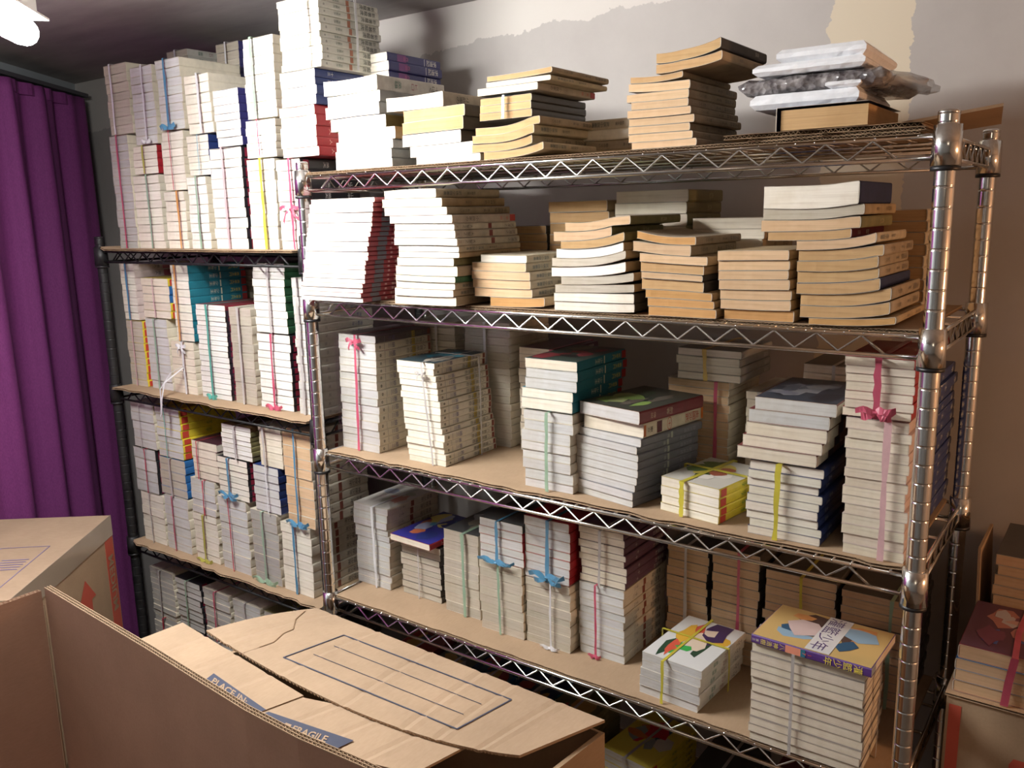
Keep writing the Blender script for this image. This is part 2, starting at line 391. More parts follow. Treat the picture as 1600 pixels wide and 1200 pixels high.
# series of spines: cover colour, list of (text, start fraction from head, size fraction of thickness, ink), list of (from, to, ink) colour blocks from head
WHT = (.80, .79, .74); CRM = (.74, .68, .55); BLK = (.02, .02, .025)
SERIES = {
 'plain': (CRM, [], []),
 'white': (WHT, [], []),
 'grey': ((.35, .36, .36), [('大俠傳', .08, .6, (.75, .75, .72))], []),
 'teal': ((.02, .19, .26), [('少年王', .5, .62, (.75, .75, .6)), ('勇者大鬥', .12, .55, (.75, .62, .12))], [(0, .09, (.35, .03, .03)), (.45, .47, (.7, .68, .5))]),
 'red': ((.27, .03, .04), [('鐵將縱橫', .10, .62, (.72, .58, .5)), ('武神', .45, .62, (.72, .58, .5)), ('卷', .62, .5, (.75, .6, .55))], [(.72, .86, (.10, .10, .12))]),
 'green': ((.03, .11, .05), [('少年俠', .55, .6, (.6, .62, .4))], []),
 'yellow': ((.76, .62, .05), [('王子', .45, .66, (.04, .22, .05)), ('足球小', .1, .62, (.05, .05, .05))], [(.86, .97, (.55, .06, .04))]),
 'blue': ((.03, .15, .40), [('超人', .3, .62, (.8, .8, .7))], [(.55, .72, (.45, .05, .05))]),
 'navy': ((.02, .04, .16), [('天下', .16, .62, (.72, .72, .62)), ('十三', .7, .6, (.72, .72, .65))], []),
 'black': (BLK, [('山本', .12, .66, (.75, .75, .72)), ('英夫', .52, .62, (.62, .62, .6))], [(.86, .95, (.28, .02, .05))]),
 'crimson': ((.36, .02, .03), [('火鳳', .2, .6, (.72, .3, .28)), ('人', .75, .6, (.7, .4, .35))], []),
 'dragon': ((.60, .59, .52), [('新著龍虎', .06, .80, (.04, .045, .04)), ('玉郎作', .66, .45, (.07, .12, .09)), ('卷', .9, .4, (.1, .1, .1))], [(.50, .55, (.36, .15, .09))]),
 'purple': ((.035, .035, .16), [('求道記', .08, .8, (.80, .78, .74)), ('西遊', .62, .55, (.5, .12, .3))], [(.31, .32, (.6, .6, .7)), (.66, .82, (.20, .06, .22))]),
 'ranma': ((.66, .61, .49), [('八寶風雲傳奇', .10, .74, (.16, .15, .13)), ('娘三', .66, .74, (.10, .09, .22)), ('✿', .9, .55, (.05, .06, .04))], [(.015, .06, (.20, .05, .03)), (.30, .36, (.55, .40, .06)), (.845, .85, (.2, .2, .2))]),
 'inkblue': ((.66, .63, .55), [('海戰少年', .2, .62, (.08, .09, .25)), ('三', .84, .5, (.1, .1, .1))], []),
 'inkblack': ((.64, .60, .50), [('神探少年', .14, .68, (.06, .06, .06)), ('十二', .68, .6, (.06, .06, .06))], [(.5, .56, (.22, .07, .05))]),
 'silver': ((.16, .17, .20), [('銀河英雄', .12, .6, (.30, .32, .36)), ('傳', .55, .55, (.35, .4, .35))], [(.5, .53, (.40, .44, .36))]),
 'maroon': ((.20, .03, .04), [('劍客', .5, .6, (.6, .5, .35)), ('傳說', .76, .5, (.6, .4, .3))], []),
 'flame': ((.72, .66, .50), [('炎國沙武', .08, .72, (.55, .06, .03)), ('⊕', .56, .7, (.55, .06, .03)), ('東立', .86, .5, (.08, .07, .06))], [(0, .04, (.60, .18, .03)), (.965, 1, (.50, .14, .03)), (.71, .79, (.10, .02, .03))]),
 'mono': ((.70, .69, .64), [('十ばく', .1, .6, (.08, .08, .08)), ('ヒロ', .42, .6, (.3, .08, .12)), ('英雄', .66, .6, (.08, .2, .16))], []),
 'pinkish': ((.66, .55, .53), [('花樣', .1, .6, (.4, .06, .14)), ('戀人', .55, .6, (.1, .1, .12))], [(.3, .5, (.45, .14, .18))]),
 'plumtext': ((.12, .06, .10), [('幽遊夢幻', .12, .64, (.6, .58, .55)), ('十', .7, .6, (.6, .58, .5))], []),
 'kingdom': ((.16, .04, .04), [('さんごく', .7, .62, (.78, .74, .66)), ('三國武將', .08, .66, (.60, .14, .06))], [(.52, .66, (.03, .03, .06)), (.68, 1, (.62, .58, .50))]),
 'slamspine': ((.10, .04, .22), [('灌籃少年', .06, .98, (.86, .72, .08)), ('17', .47, .55, (.75, .12, .05)), ('八神浩樹', .70, .66, (.80, .68, .12)), ('東立', .93, .36, (.7, .66, .5))], [(.53, .57, (.03, .16, .24)), (.57, .70, (.72, .28, .18))]),
 'tan': ((.42, .31, .18), [('武林外史', .16, .55, (.10, .08, .05)), ('古龍著', .55, .4, (.12, .09, .06))], []),
 'tanA': ((.36, .29, .20), [('今古奇俠', .06, .62, (.06, .055, .05)), ('第十集', .34, .4, (.07, .06, .05)), ('動のせい', .66, .45, (.09, .08, .06))], []),
 'tanB': ((.52, .45, .33), [('武俠小說叢書', .62, .55, (.06, .10, .12)), ('臥龍生著', .4, .4, (.09, .09, .08)), ('一', .3, .4, (.1, .1, .1))], []),
 'wheel': ((.56, .51, .42), [('武漫之', .04, .66, (.12, .10, .09)), ('大聖之', .72, .64, (.10, .09, .08)), ('三', .94, .5, (.2, .06, .04))], [(.42, .475, (.16, .02, .02))]),
 'redend': ((.52, .46, .38), [('小說家の', .6, .62, (.06, .06, .06)), ('第一輯', .12, .56, (.5, .16, .13))], [(0, .09, (.45, .05, .05))]),
 'dark': ((.06, .055, .05), [('奇俠', .2, .5, (.35, .32, .26))], []),
 'greenend': ((.05, .16, .08), [], []),
 'olive': ((.20, .18, .08), [('奇門劍', .3, .5, (.4, .36, .2))], []),
 'mag': ((.22, .19, .17), [], []),
 'navyplain': ((.02, .03, .09), [], []),
}
def cjk_column(mb, body, ystart, size, zc, xface, mi):
    """vertical lettering on the spine (+x face): heads point to +y, rows run towards -y"""
    pitch = size*1.06
    for i, ch in enumerate(body):
        vs, fs = text2d(ch, size)
        if not vs: continue
        cx = (min(v[0] for v in vs)+max(v[0] for v in vs))/2; cy = (min(v[1] for v in vs)+max(v[1] for v in vs))/2
        yc = ystart-(i+.5)*pitch
        mb.add([(xface, yc+(v[1]-cy), zc-(v[0]-cx)) for v in vs], [tuple(reversed(f)) for f in fs], mi)
_spine = {}
def spine_print(ser, w=BW, l=BL, t=BT, key=True):
    k = (ser, round(w, 4), round(l, 4), round(t, 4))
    if k in _spine: return _spine[k]
    col, texts, blocks = SERIES[ser]; me = None
    if texts or blocks:
        mb = MB(); mats = []
        def mi(c):
            m = ink(c)
            if m not in mats: mats.append(m)
            return mats.index(m)
        for a, b, c in blocks:
            mb.add([(w+.0006, l*(1-b), .0012), (w+.0006, l*(1-a), .0012), (w+.0006, l*(1-a), t-.0012), (w+.0006, l*(1-b), t-.0012)], [(0, 1, 2, 3)], mi(c))
        for body, st, sz, c in texts: cjk_column(mb, body, l*(1-st), sz*t, t*.5, w+.0009, mi(c))
        me = mb.mesh('spine_print', mats)
    _spine[k] = me; return me

def art(w, l, bg, seed, palette, title=None, n=9, z=0.0, panel=None):
    """abstract printed cover: flat colour shapes on a background"""
    r = random.Random(seed); mb = MB(); mats = []
    def mi(c):
        m = ink(c, .35)
        if m not in mats: mats.append(m)
        return mats.index(m)
    mb.add([(.001, .001, z), (w-.001, .001, z), (w-.001, l-.001, z), (.001, l-.001, z)], [(0, 1, 2, 3)], mi(bg))
    for i in range(n):
        cx, cy = r.uniform(.2, .8)*w, r.uniform(.2, .8)*l; a, b = r.uniform(.08, .26)*w, r.uniform(.08, .26)*l; k = r.randint(6, 11); th = r.random()*3
        pts = []
        for q in range(k):
            rr = r.uniform(.55, 1.1); x = cx+a*rr*math.cos(th+q*2*math.pi/k); y = cy+b*rr*math.sin(th+q*2*math.pi/k)
            pts.append((min(max(x, .003), w-.003), min(max(y, .003), l-.003), z+.00005*(i+1)))
        c = (cx, cy, z+.00005*(i+1)); vs = [c]+pts
        mb.add(vs, [(0, q+1, (q+1) % k+1) for q in range(k)], mi(palette[i % len(palette)]))
    if panel:
        x0, y0, x1, y1, c = panel; mb.add([(x0+.002, y0, z+.0007), (x1-.002, y0, z+.0007), (x1-.002, y1, z+.0007), (x0+.002, y1, z+.0007)], [(0, 1, 2, 3)], mi(c))
    if title:
        for (body, x, y, s, c, vertical) in title:
            if vertical:
                for i, ch in enumerate(body):
                    vs, fs = text2d(ch, s); mb.add([(x+v[0], y-i*s*1.05+v[1], z+.0009) for v in vs], fs, mi(c))
            else:
                vs, fs = text2d(body, s); mb.add([(x+v[0], y+v[1], z+.0009) for v in vs], fs, mi(c))
    return mb.mesh('cover_art', mats)

def comic(parent, name, loc, rz, w, l, t, page, ser, wrapped=False, spine=True, rnd=None, cov=None):
    """page block carrying its cover and its spine print"""
    rnd = rnd or random
    ps = PAGESW if wrapped else PAGES
    b = link(name, rnd.choice(ps), parent, loc, rz, (w/BW, l/BL, t/BT), page)
    link('cover', COVER, b, color=cov or SERIES[ser][0])
    if spine:
        me = spine_print(ser)
        if me: link('spine_print', me, b)
    return b
PAGE = {'white': (.82, .81, .78), 'cool': (.60, .60, .59), 'grey': (.48, .47, .45), 'cream': (.76, .69, .57), 'ivory': (.80, .76, .66), 'tan': (.54, .35, .175), 'orange': (.53, .30, .12), 'peach': (.64, .445, .275), 'dirty': (.53, .485, .40)}  # cool, grey and dirty also darkened to stand in for weaker light at left
def vary(c, r, a=.05):
    k = 1+r.uniform(-a, a); return tuple(min(1, max(0, x*k*(1+r.uniform(-.015, .015)))) for x in c)

RIB = {'pink': (.58, .10, .17), 'blue': (.09, .28, .46), 'green': (.34, .50, .36), 'white': (.78, .78, .80), 'orange': (.74, .36, .10), 'yellow': (.66, .58, .07), 'grey': (.55, .52, .50), 'paleblue': (.30, .52, .60), 'palepink': (.78, .50, .52), 'red': (.55, .05, .09), 'gold': (.72, .46, .08), 'teal': (.10, .42, .34), 'olive': (.52, .50, .10), 'lime': (.62, .72, .30)}
def ribbon(parent, xr, w, l, h, col, width=.007, bow=None, cross=None, fy=-.0045, by=.0045, seed=0, lean=0.0, tail=None):
    r = random.Random(seed)
    mb = MB(); n = 7; wob = r.uniform(-.003, .003)
    zt = h+.0010
    front = [(xr+lean*i/n+wob*(i/n-.5)+r.uniform(-.0008, .0008), fy+r.uniform(-.0004, 0), .0005+(zt-.0005)*i/n) for i in range(n+1)]
    top = [(front[-1][0], y, zt) for y in np.linspace(0, l, 4)]
    back = [(xr, l+by, z) for z in np.linspace(zt, .0005, 3)]
    ws = [width*r.uniform(.6, 1.05) for _ in range(n+1)]
    mb.strip(front, (1, 0, 0), ws); mb.strip([front[-1]]+top+[back[0]], (1, 0, 0), width*.8); mb.strip(back, (1, 0, 0), width*.8)
    o = link('ribbon', mb.mesh('ribbon', M_RIBBON), parent, color=RIB[col])
    if tail:
        x0, dz = xr+tail[0], tail[1]; yy = tail[2]; mb = MB()
        a = [(xr, fy-.002, dz), (x0, (fy+yy)/2, dz*.8), (x0-.004, yy, dz*.3), (x0-.006, yy-.001, -.02), (x0-.010, yy-.001, -.050)]
        b = [(x0-.010, yy-.0025, -.050), (x0-.002, yy-.003, -.030), (x0+.003, yy-.003, -.004), (x0+.001, yy+.010, dz*.5), (xr+.002, fy-.003, dz*.95)]
        mb.strip(a, (1, 0, .2), width*.7); mb.strip(b, (1, 0, -.2), width*.6)
        link('ribbon_tail', mb.mesh('ribbon_tail', M_RIBBON), o, color=RIB[col])
    if bow:
        bz, size = bow; mb = MB(); x0, z0 = xr+lean*bz, bz*h; f = fy-.0015
        for sx, up in ((-1, .1), (1, .25), (-.7, -.7), (.8, -.55)):
            pts = []
            for q in range(6):
                s = q/5; pts.append((x0+sx*size*s, f-.003*math.sin(s*3)-.002, max(.004, z0+size*(up*s+.12*math.sin(s*5+sx)))))
            mb.strip(pts, [(0, .4*math.sin(q), 1) for q in range(6)], [width*.4]+[width*(.8+.5*r.random()) for _ in range(5)])
        mb.tube([(x0-.003, f-.002, z0), (x0+.003, f-.002, z0)], .0028, 6)
        link('bow', mb.mesh('bow', M_RIBBON), o, color=RIB[col])
    if cross is not None:
        mb = MB(); ye = cross*l; z2 = zt+.0008
        mb.strip([(-.0062, ye, .0005), (-.0062, ye, z2)], (0, 1, 0), width*.8)
        mb.strip([(-.0062, ye, z2), (w*.3, ye, z2), (w*.7, ye, z2), (w+.0062, ye, z2)], (0, 1, 0), width*.85)
        mb.strip([(w+.0062, ye, z2), (w+.0062, ye+.002, h*.5), (w+.0062, ye, .0005)], (0, 1, 0), width*.8)
        link('cross_ribbon', mb.mesh('cross_ribbon', M_RIBBON), o, color=RIB[col])
def mat_film():
    m, n, l, b = nodes('clear_plastic_film'); tr = n.new('ShaderNodeBsdfTransparent'); gl = n.new('ShaderNodeBsdfGlossy'); gl.inputs['Roughness'].default_value = .14
    t = noise_node(n, l, 55, 4); u = n.new('ShaderNodeBump'); u.inputs['Strength'].default_value = .9; u.inputs['Distance'].default_value = .004
    l.new(t.outputs[0], u.inputs['Height']); l.new(u.outputs[0], gl.inputs['Normal'])
    mx = n.new('ShaderNodeMixShader'); mx.inputs[0].default_value = .10
    l.new(tr.outputs[0], mx.inputs[1]); l.new(gl.outputs[0], mx.inputs[2]); l.new(mx.outputs[0], n['Material Output'].inputs[0]); return m
M_FILM = mat_film()
def film(parent, w, l, h):
    r = random.Random(int(w*1e5)); e = .003; mb = MB(); nx, nz = 6, 8
    def j(): return r.uniform(-.0012, .0012)
    vs = [(-e+(w+2*e)*i/nx, -e-.001+j(), h*k/nz) for k in range(nz+1) for i in range(nx+1)]
    fs = [(k*(nx+1)+i, k*(nx+1)+i+1, (k+1)*(nx+1)+i+1, (k+1)*(nx+1)+i) for k in range(nz) for i in range(nx)]
    mb.add(vs, fs)
    vs = [(w+e+j(), -e+(l+2*e)*i/nx, h*k/nz) for k in range(nz+1) for i in range(nx+1)]
    mb.add(vs, fs)
    link('plastic_wrap', mb.mesh('plastic_wrap', M_FILM, True), parent)

_id = [100]
def bundle(label, x0, x1, yf, zb, h, n, page='cream', ser='plain', rib=None, rz=0.0, l=.172, lean=0.0, jit=.002, wrap=False, wrapped=False, top_art=None, spine=True, group=None, mix=None, cat='book bundle', name='comic_bundle', topcol=None, back=None):
    """tied stack of comics: the bundle is the thing, every book a part of it"""
    _id[0] += 1; r = random.Random(_id[0])
    w = x1-x0
    root = thing(name, label, cat, (x0, yf, zb), rz, group)
    ts = [r.uniform(.85, 1.15) for _ in range(n)]; k = h/sum(ts); z = 0
    cum = 0
    for i in range(n):
        t = ts[i]*k; s = ser
        if mix and r.random() < .5: s = r.choice(mix)
        jx = r.uniform(-jit, jit)+lean*(z/h); jy = r.uniform(-jit, jit)*.6
        bw = w*r.uniform(.965, 1.0)-.002
        loc = (jx+(w-bw)/2, jy, z); rb = r.uniform(-.006, .006); ll = l*r.uniform(.985, 1)
        if back: # spine turned away from the room: fore-edges show
            loc = (jx+w, jy+l, z); rb += math.pi
        b = comic(root, 'book', loc, rb, bw, ll, t-.0003, vary(PAGE[page], r, .07), s, wrapped, spine, r, cov=topcol if (topcol and i == n-1) else None)
        if i == n-1 and top_art:
            a = link('cover_art', top_art, b, (0, 0, BT+.0003))
        z += t
    if rib:
        for q, rb in enumerate(rib if isinstance(rib, list) else [rib]):
            fr, col = rb[0], rb[1]; kw = rb[2] if len(rb) > 2 else {}
            ribbon(root, fr*w, w, l, h, col, seed=_id[0]*7+q, fy=-.0055-jit, by=.004+jit, lean=lean, **kw)
    if wrap: film(root, w+jit, l, h+.001)
    return zb+h+(.0024 if rib else .0003)

ORD = ['top', 'second', 'third', 'fourth', 'fifth', 'sixth', 'seventh', 'eighth', 'ninth', 'tenth', 'eleventh', 'twelfth', 'thirteenth', 'fourteenth', 'fifteenth', 'sixteenth', 'seventeenth', 'eighteenth', 'nineteenth', 'twentieth', 'twenty-first', 'twenty-second', 'twenty-third']
LOOK = {'white': 'white-edged', 'ivory': 'ivory-edged', 'cream': 'cream-edged', 'tan': 'tan-edged', 'orange': 'orange-brown', 'peach': 'yellowed', 'dirty': 'grey-edged', 'cool': 'pale grey', 'grey': 'grey-edged'}
def ordinal(i, n):
    """i counts from the top"""
    return 'topmost' if i == 0 else ('bottom' if i == n-1 else ORD[i]+' from top')

def pile(where, yf, zb, vt, books, l=.18, group=None, rz=0.0, noun='paperback'):
    """loose, slightly warped old paperbacks, each a thing; books run from the bottom up: (uL, uR, pixel height, page, series[, lift left, lift right])"""
    n = len(books); _id[0] += 1; r = random.Random(_id[0]*3)
    ztop = ony(books[-1][0], vt, yf)[2]; tot = sum(b[2] for b in books); vb = vt+tot
    grid = np.linspace(-.3, 1.6, 380); prof = np.zeros_like(grid)+zb; v = vb
    for i, b in enumerate(books):
        uL, uR, hp, page, ser = b[:5]; la, lb = (b[5], b[6]) if len(b) > 5 else (0, 0)
        x0 = ony(uL, v-hp/2, yf)[0]; x1 = ony(uR, v-hp/2, yf)[0]; v -= hp
        w = min(max(x1-x0, .085), .15); t = (ztop-zb-.0006*n)*hp/tot
        N = 13; xs = np.linspace(x0, x0+w, N); sN = np.linspace(0, 1, N)
        bot = np.interp(xs, grid, prof)+.0006
        bot = bot+la*(1-sN)**3+lb*sN**3
        wedge = r.uniform(-.10, .10); bow = r.uniform(-.05, .05)
        th = t*(1+wedge*(sN-.5)+bow*np.sin(sN*math.pi))-.0004
        top = bot+th
        j = n-1-i
        root = thing('paperback_book', '%s %s, %s in %s' % (LOOK[page], noun, ordinal(j, n), where), 'book', (x0, yf+r.uniform(-.003, .003), float(bot.min())), rz+r.uniform(-.005, .005), group)
        b0 = (bot-bot.min()).tolist(); t0 = (top-bot.min()).tolist()
        me = pages_mesh(w, l, b0, t0, rough=.00022 if page in ('tan', 'orange') else .00012, seed=i)
        link('pages', me, root, color=vary(PAGE[page], r, .08))
        link('cover', cover_mesh(w, l, b0, t0, M_OLDCOVER), root, color=vary(SERIES[ser][0], r, .08))
        sp = spine_print(ser)
        if sp: link('spine_print', sp, root, (w-BW, 0, b0[-1]), 0, (1, l/BL, (t0[-1]-b0[-1])/BT))
        new = np.interp(grid, xs, top); prof = new
    return float(prof.max())

def loose(where, x0, yf, zb, w, l, n, h, page, sers, rz=0.0, lean=(0.0, 0.0), jit=.003, wrapped=False, arts=None, group=None, noun='comic', turn=0.0, looks=None):
    """loose flat comics, each a thing; sers is a list (bottom up) or one series"""
    _id[0] += 1; r = random.Random(_id[0]); ts = [r.uniform(.92, 1.08) for _ in range(n)]; k = h/sum(ts); z = zb
    c, s = math.cos(rz), math.sin(rz)
    for i in range(n):
        t = ts[i]*k; ser = sers if isinstance(sers, str) else sers[i]; pg = page if isinstance(page, str) else page[i]
        f = i/max(n-1, 1); jx, jy = r.uniform(-jit, jit)+lean[0]*f, r.uniform(-jit, jit)*.5+lean[1]*f
        wr = wrapped if isinstance(wrapped, bool) else wrapped[i]
        look = (looks[i] if looks else LOOK[pg])
        root = thing('comic_book', '%s %s, %s in %s' % (look, noun, ordinal(n-1-i, n), where), 'book', (x0+c*jx-s*jy, yf+s*jx+c*jy, z), rz+turn+r.uniform(-.012, .012), group)
        b = comic(root, 'pages', (0, 0, 0), 0, w, l, t-.0003, vary(PAGE[pg], r, .04), ser, wr, True, r)
        for ch in list(b.children):           # cover and spine print are parts of the loose book itself
            ch.parent = root; ch.scale = b.scale
        if arts and i == n-1:
            link('cover_art', arts, root, (0, 0, t), 0, (w/BW, l/BL, 1))
        z += t
    return z

# ================================================================== chrome shelf, top
G1 = 'loose paperbacks on the top chrome shelf'
z0 = TOPS[0]
pile('white pile at left end of top chrome shelf', .002, z0, 127, [(527, 622, 16, 'white', 'grey'), (525, 620, 16, 'white', 'grey'), (526, 620, 16, 'white', 'grey'), (528, 620, 20, 'white', 'tan'), (516, 602, 22, 'white', 'olive'), (510, 594, 21, 'white', 'grey'), (511, 594, 19, 'white', 'grey'), (506, 590, 26, 'white', 'mono', .002, 0)], group=G1, l=.19)
pile('half-white pile beside the white pile, top chrome shelf', .004, z0, 152, [(652, 752, 13, 'white', 'grey'), (640, 738, 20, 'white', 'grey'), (628, 720, 21, 'white', 'dark'), (630, 725, 21, 'tan', 'dark'), (630, 726, 20, 'tan', 'dark'), (603, 692, 25, 'ivory', 'redend', .002, 0)], group=G1)
zc = pile('lower warped tan pile below blue-tied books', .004, z0, 200, [(757, 850, 14, 'tan', 'tanB', .0, .011), (737, 831, 15, 'tan', 'tanA', .0, .004), (739, 836, 15, 'tan', 'tanB', .001, .002), (742, 843, 14, 'tan', 'tanA', .0, .0)], group=G1)
xa, xb = ony(748, 180, .004)[0], ony(832, 180, .004)[0]
zc = bundle('three tan paperbacks tied with blue ribbon amid the warped pile', xa, xb, .006, zc+.0003, .036, 3, 'tan', 'dark', (.5, 'blue', dict(width=.006)), name='paperback_bundle', spine=False)
pile('three books topping the blue-tied tan bundle', .004, zc+.001, 120, [(748, 842, 22, 'cream', 'redend', .0, .0), (761, 862, 15, 'cream', 'tanB', .0, .0), (762, 864, 16, 'tan', 'tanA', .001, .003)], group=G1)
pile('tall tan pile left of foam parcel, top chrome shelf', .002, z0, 84, [(987, 1088, 14, 'peach', 'tanA'), (981, 1081, 15, 'peach', 'tanA'), (981, 1077, 15, 'peach', 'tanA'), (982, 1084, 15, 'peach', 'tanA'), (981, 1080, 15, 'peach', 'tanA'), (987, 1076, 15, 'peach', 'tanA'), (979, 1076, 16, 'peach', 'tanA'), (981, 1077, 16, 'peach', 'tanA', .004, 0), (984, 1058, 12, 'tan', 'tan', .0, .004), (1025, 1128, 17, 'tan', 'tan', .002, .008), (1025, 1126, 19, 'tan', 'dark', .001, .004)], group=G1)
def spine_front(where, x0, yf, zb, n, h, page, sers, l=.172, w=.115, noun='paperback', rzj=0.0):
    """loose pile with the spines turned to the front of the shelf"""
    loose(where, x0, yf+w, zb, w, l, n, h, page, sers, turn=-math.pi/2+rzj, noun=noun, jit=.003)
xq = ony(905, 215, .16)[0]
spine_front('low pile behind the warped tan pile', xq, .17, z0, 4, ony(905, 190, .17)[2]-z0, 'tan', ['tan', 'tanA', 'plain', 'tanB'], l=.13, rzj=.05)
# four purple-spined volumes at the back
zp = ony(607, 80, .21)[2]
bundle('pale comic bundle holding up the purple-spined volumes', -.012, .072, .212, z0, zp-z0-.079, 8, 'cream', 'plain', (.5, 'white', {}), l=.122)
loose('numbered purple-spined set by the far wall', -.037, .21, zp-.0745, .089, .172, 4, .0745, 'ivory', 'purple', noun='volume with purple spine')
# hardback and foam parcel
zh = Z[0]+CT+2*CTH+.0006+.0062
xh0, xh1 = ony(1212, 200, .03)[0], ony(1357, 195, .03)[0]
_t = thing('hardback_book', 'thick dark blue hardback with tan page edges under foam parcel', 'book', (xh1, .21, zh), math.pi)
hh = .034; wh = xh1-xh0
link('pages', pages_mesh(wh-.006, .172, [0.003]*3, [hh-.003]*3, seed=3), _t, (.002, .004, 0), color=PAGE['tan'])
link('cover', cover_mesh(wh, .18, [0]*2, [hh]*2, M_COVER), _t, color=(.02, .03, .09))
M_FOAM = mat_rough('white_polyethylene_foam', (.74, .76, .80), (.84, .85, .88), 90)
M_BUBBLE = None
def mat_bubble():
    m, n, l, b = nodes('grey_bubble_wrap')
    t = noise_node(n, l, 40, 5); r = ramp(n, l, t.outputs[0], [(.35, (.06, .05, .055)), (.55, (.26, .24, .24)), (.75, (.60, .58, .58))])
    l.new(r.outputs[0], b.inputs['Base Color']); b.inputs['Roughness'].default_value = .16; b.inputs['Coat Weight'].default_value = .6
    v = n.new('ShaderNodeTexVoronoi'); v.inputs['Scale'].default_value = 90; tc = n.new('ShaderNodeTexCoord'); l.new(tc.outputs['Object'], v.inputs['Vector'])
    bump(n, l, b, v.outputs['Distance'], .9, .004); return m
M_BUBBLE = mat_bubble()
zf = zh+hh+.0005
_t = thing('foam_parcel', 'white foam pads sandwiching a bubble-wrapped block on a hardback', 'parcel', (1.0, .04, zf), .03)
def soft_box(x0, x1, y0, y1, z0, z1, nx, ny, amp, seed, bulge=0.0):
    r = random.Random(seed); mb = MB(); vs = []; fs = []
    prof = [(0, .0), (.0, .35), (.0, .7), (1, 1.0)]
    def P(s, t, k):
        zz = z0+(z1-z0)*k/3; inset = .006 if k in (0, 3) else -bulge*(1 if k in (1, 2) else 0)
        x = x0+inset+(x1-x0-2*inset)*s; y = y0+inset+(y1-y0-2*inset)*t
        return (x+r.uniform(-amp, amp), y+r.uniform(-amp, amp), zz+r.uniform(-amp, amp)*.6)
    ring = [(i/nx, 0) for i in range(nx)]+[(1, j/ny) for j in range(ny)]+[(1-i/nx, 1) for i in range(nx)]+[(0, 1-j/ny) for j in range(ny)]
    m = len(ring)
    for k in range(4): vs += [P(s, t, k) for s, t in ring]
    for k in range(3):
        for i in range(m): fs.append((k*m+i, k*m+(i+1) % m, (k+1)*m+(i+1) % m, (k+1)*m+i))
    fs += [tuple(range(m-1, -1, -1)), tuple(3*m+i for i in range(m))]
    return mb.add(vs, fs)
xl = ony(1173, 150, .04)[0]-1.0; xr_ = ony(1342, 150, .04)[0]-1.0
link('foam_pad', soft_box(xl, xr_, 0, .20, 0, .020, 10, 10, .0006, 1).mesh('foam_pad', M_FOAM), _t)
link('foam_step', soft_box(xr_-.045, xr_+.001, -.001, .19, .0205, .031, 4, 8, .0006, 2).mesh('foam_step', M_FOAM), _t)
link('bubble_wrap', soft_box(xl-.012, xr_+.03, .004, .215, .0212, .043, 16, 14, .0028, 3, .004).mesh('bubble_wrap', M_BUBBLE, True), _t)
link('foam_pad', soft_box(xl+.004, xr_+.006, -.004, .20, .045, .060, 10, 10, .0006, 4).mesh('foam_pad', M_FOAM), _t)
link('foam_step', soft_box(xl+.035, xr_+.006, .0, .20, .0604, .078, 8, 8, .0006, 5).mesh('foam_step', M_FOAM), _t)
def mat_milky():
    m, n, l, b = nodes('milky_plastic_sheet'); tr = n.new('ShaderNodeBsdfTransparent'); mx = n.new('ShaderNodeMixShader'); mx.inputs[0].default_value = .5
    b.inputs['Base Color'].default_value = (.55, .53, .52, 1); b.inputs['Roughness'].default_value = .25
    t = noise_node(n, l, 40, 4); bump(n, l, b, t.outputs[0], .8, .006)
    l.new(tr.outputs[0], mx.inputs[1]); l.new(b.outputs[0], mx.inputs[2]); l.new(mx.outputs[0], n['Material Output'].inputs[0]); return m
_r = random.Random(4); _mb = MB(); _vs = []; _fs = []
for _i in range(7):                       # crumpled loose end of the wrap, tapering to the right
    _s2 = _i/6; _x = xr_+.008+.062*_s2; _hz = .034-.020*_s2; _y0, _y1 = .02+.05*_s2, .20-.03*_s2
    for _k in range(14):
        _a = 2*math.pi*_k/14; _vs.append((_x+_r.uniform(-.004, .004), (_y0+_y1)/2+(_y1-_y0)/2*math.cos(_a)+_r.uniform(-.003, .003), .036-.012*_s2+_hz*.5*math.sin(_a)+_r.uniform(-.003, .003)))
for _i in range(6):
    for _k in range(14): _fs.append((_i*14+_k, _i*14+(_k+1) % 14, (_i+1)*14+(_k+1) % 14, (_i+1)*14+_k))
link('loose_wrap_end', _mb.add(_vs, _fs).mesh('loose_wrap_end', mat_milky(), True), _t)

# ================================================================== chrome shelf, second
G2 = 'yellowed paperbacks along the second chrome shelf'
z0 = TOPS[1]
_y = -.042
xa, xb = ony(470, 480, _y)[0], ony(566, 480, _y)[0]; xt = ony(484, 312, _y)[0]
loose('red-spined white stack overhanging second shelf', xa, _y, z0, xb-xa-.002, .172, 22, ony(484, 312, _y)[2]-z0, 'white', 'red', lean=(xt-xa, 0), jit=.0025)
pile('tall ivory pile beside the red-spined stack', -.03, z0, 294, [(616, 712, 16, 'cream', 'tanA', 0, .001), (618, 709, 13, 'white', 'tanB'), (618, 710, 12.5, 'ivory', 'tanB'), (619, 712, 11, 'cream', 'greenend'), (619, 715, 17, 'cream', 'tanA'), (622, 710, 14, 'white', 'olive'), (622, 716, 10, 'white', 'tan'), (622, 716, 11, 'white', 'tanB'), (617, 716, 12.5, 'white', 'wheel'), (616, 711, 13, 'white', 'wheel'), (615, 708, 12, 'white', 'wheel'), (609, 707, 14, 'white', 'redend'), (601, 699, 14, 'ivory', 'tanA'), (597, 690, 15, 'cream', 'tan'), (600, 681, 15, 'ivory', 'tanB')], group=G2, l=.185)
pile('short pile third from left, second chrome shelf', .008, z0, 397, [(765, 850, 18, 'orange', 'tan', 0, .004), (741, 831, 17, 'peach', 'tanB'), (739, 829, 17, 'peach', 'tanB'), (738, 829, 16, 'peach', 'tanB'), (738, 822, 17, 'peach', 'tanB'), (750, 822, 15, 'ivory', 'tanB')], group=G2)
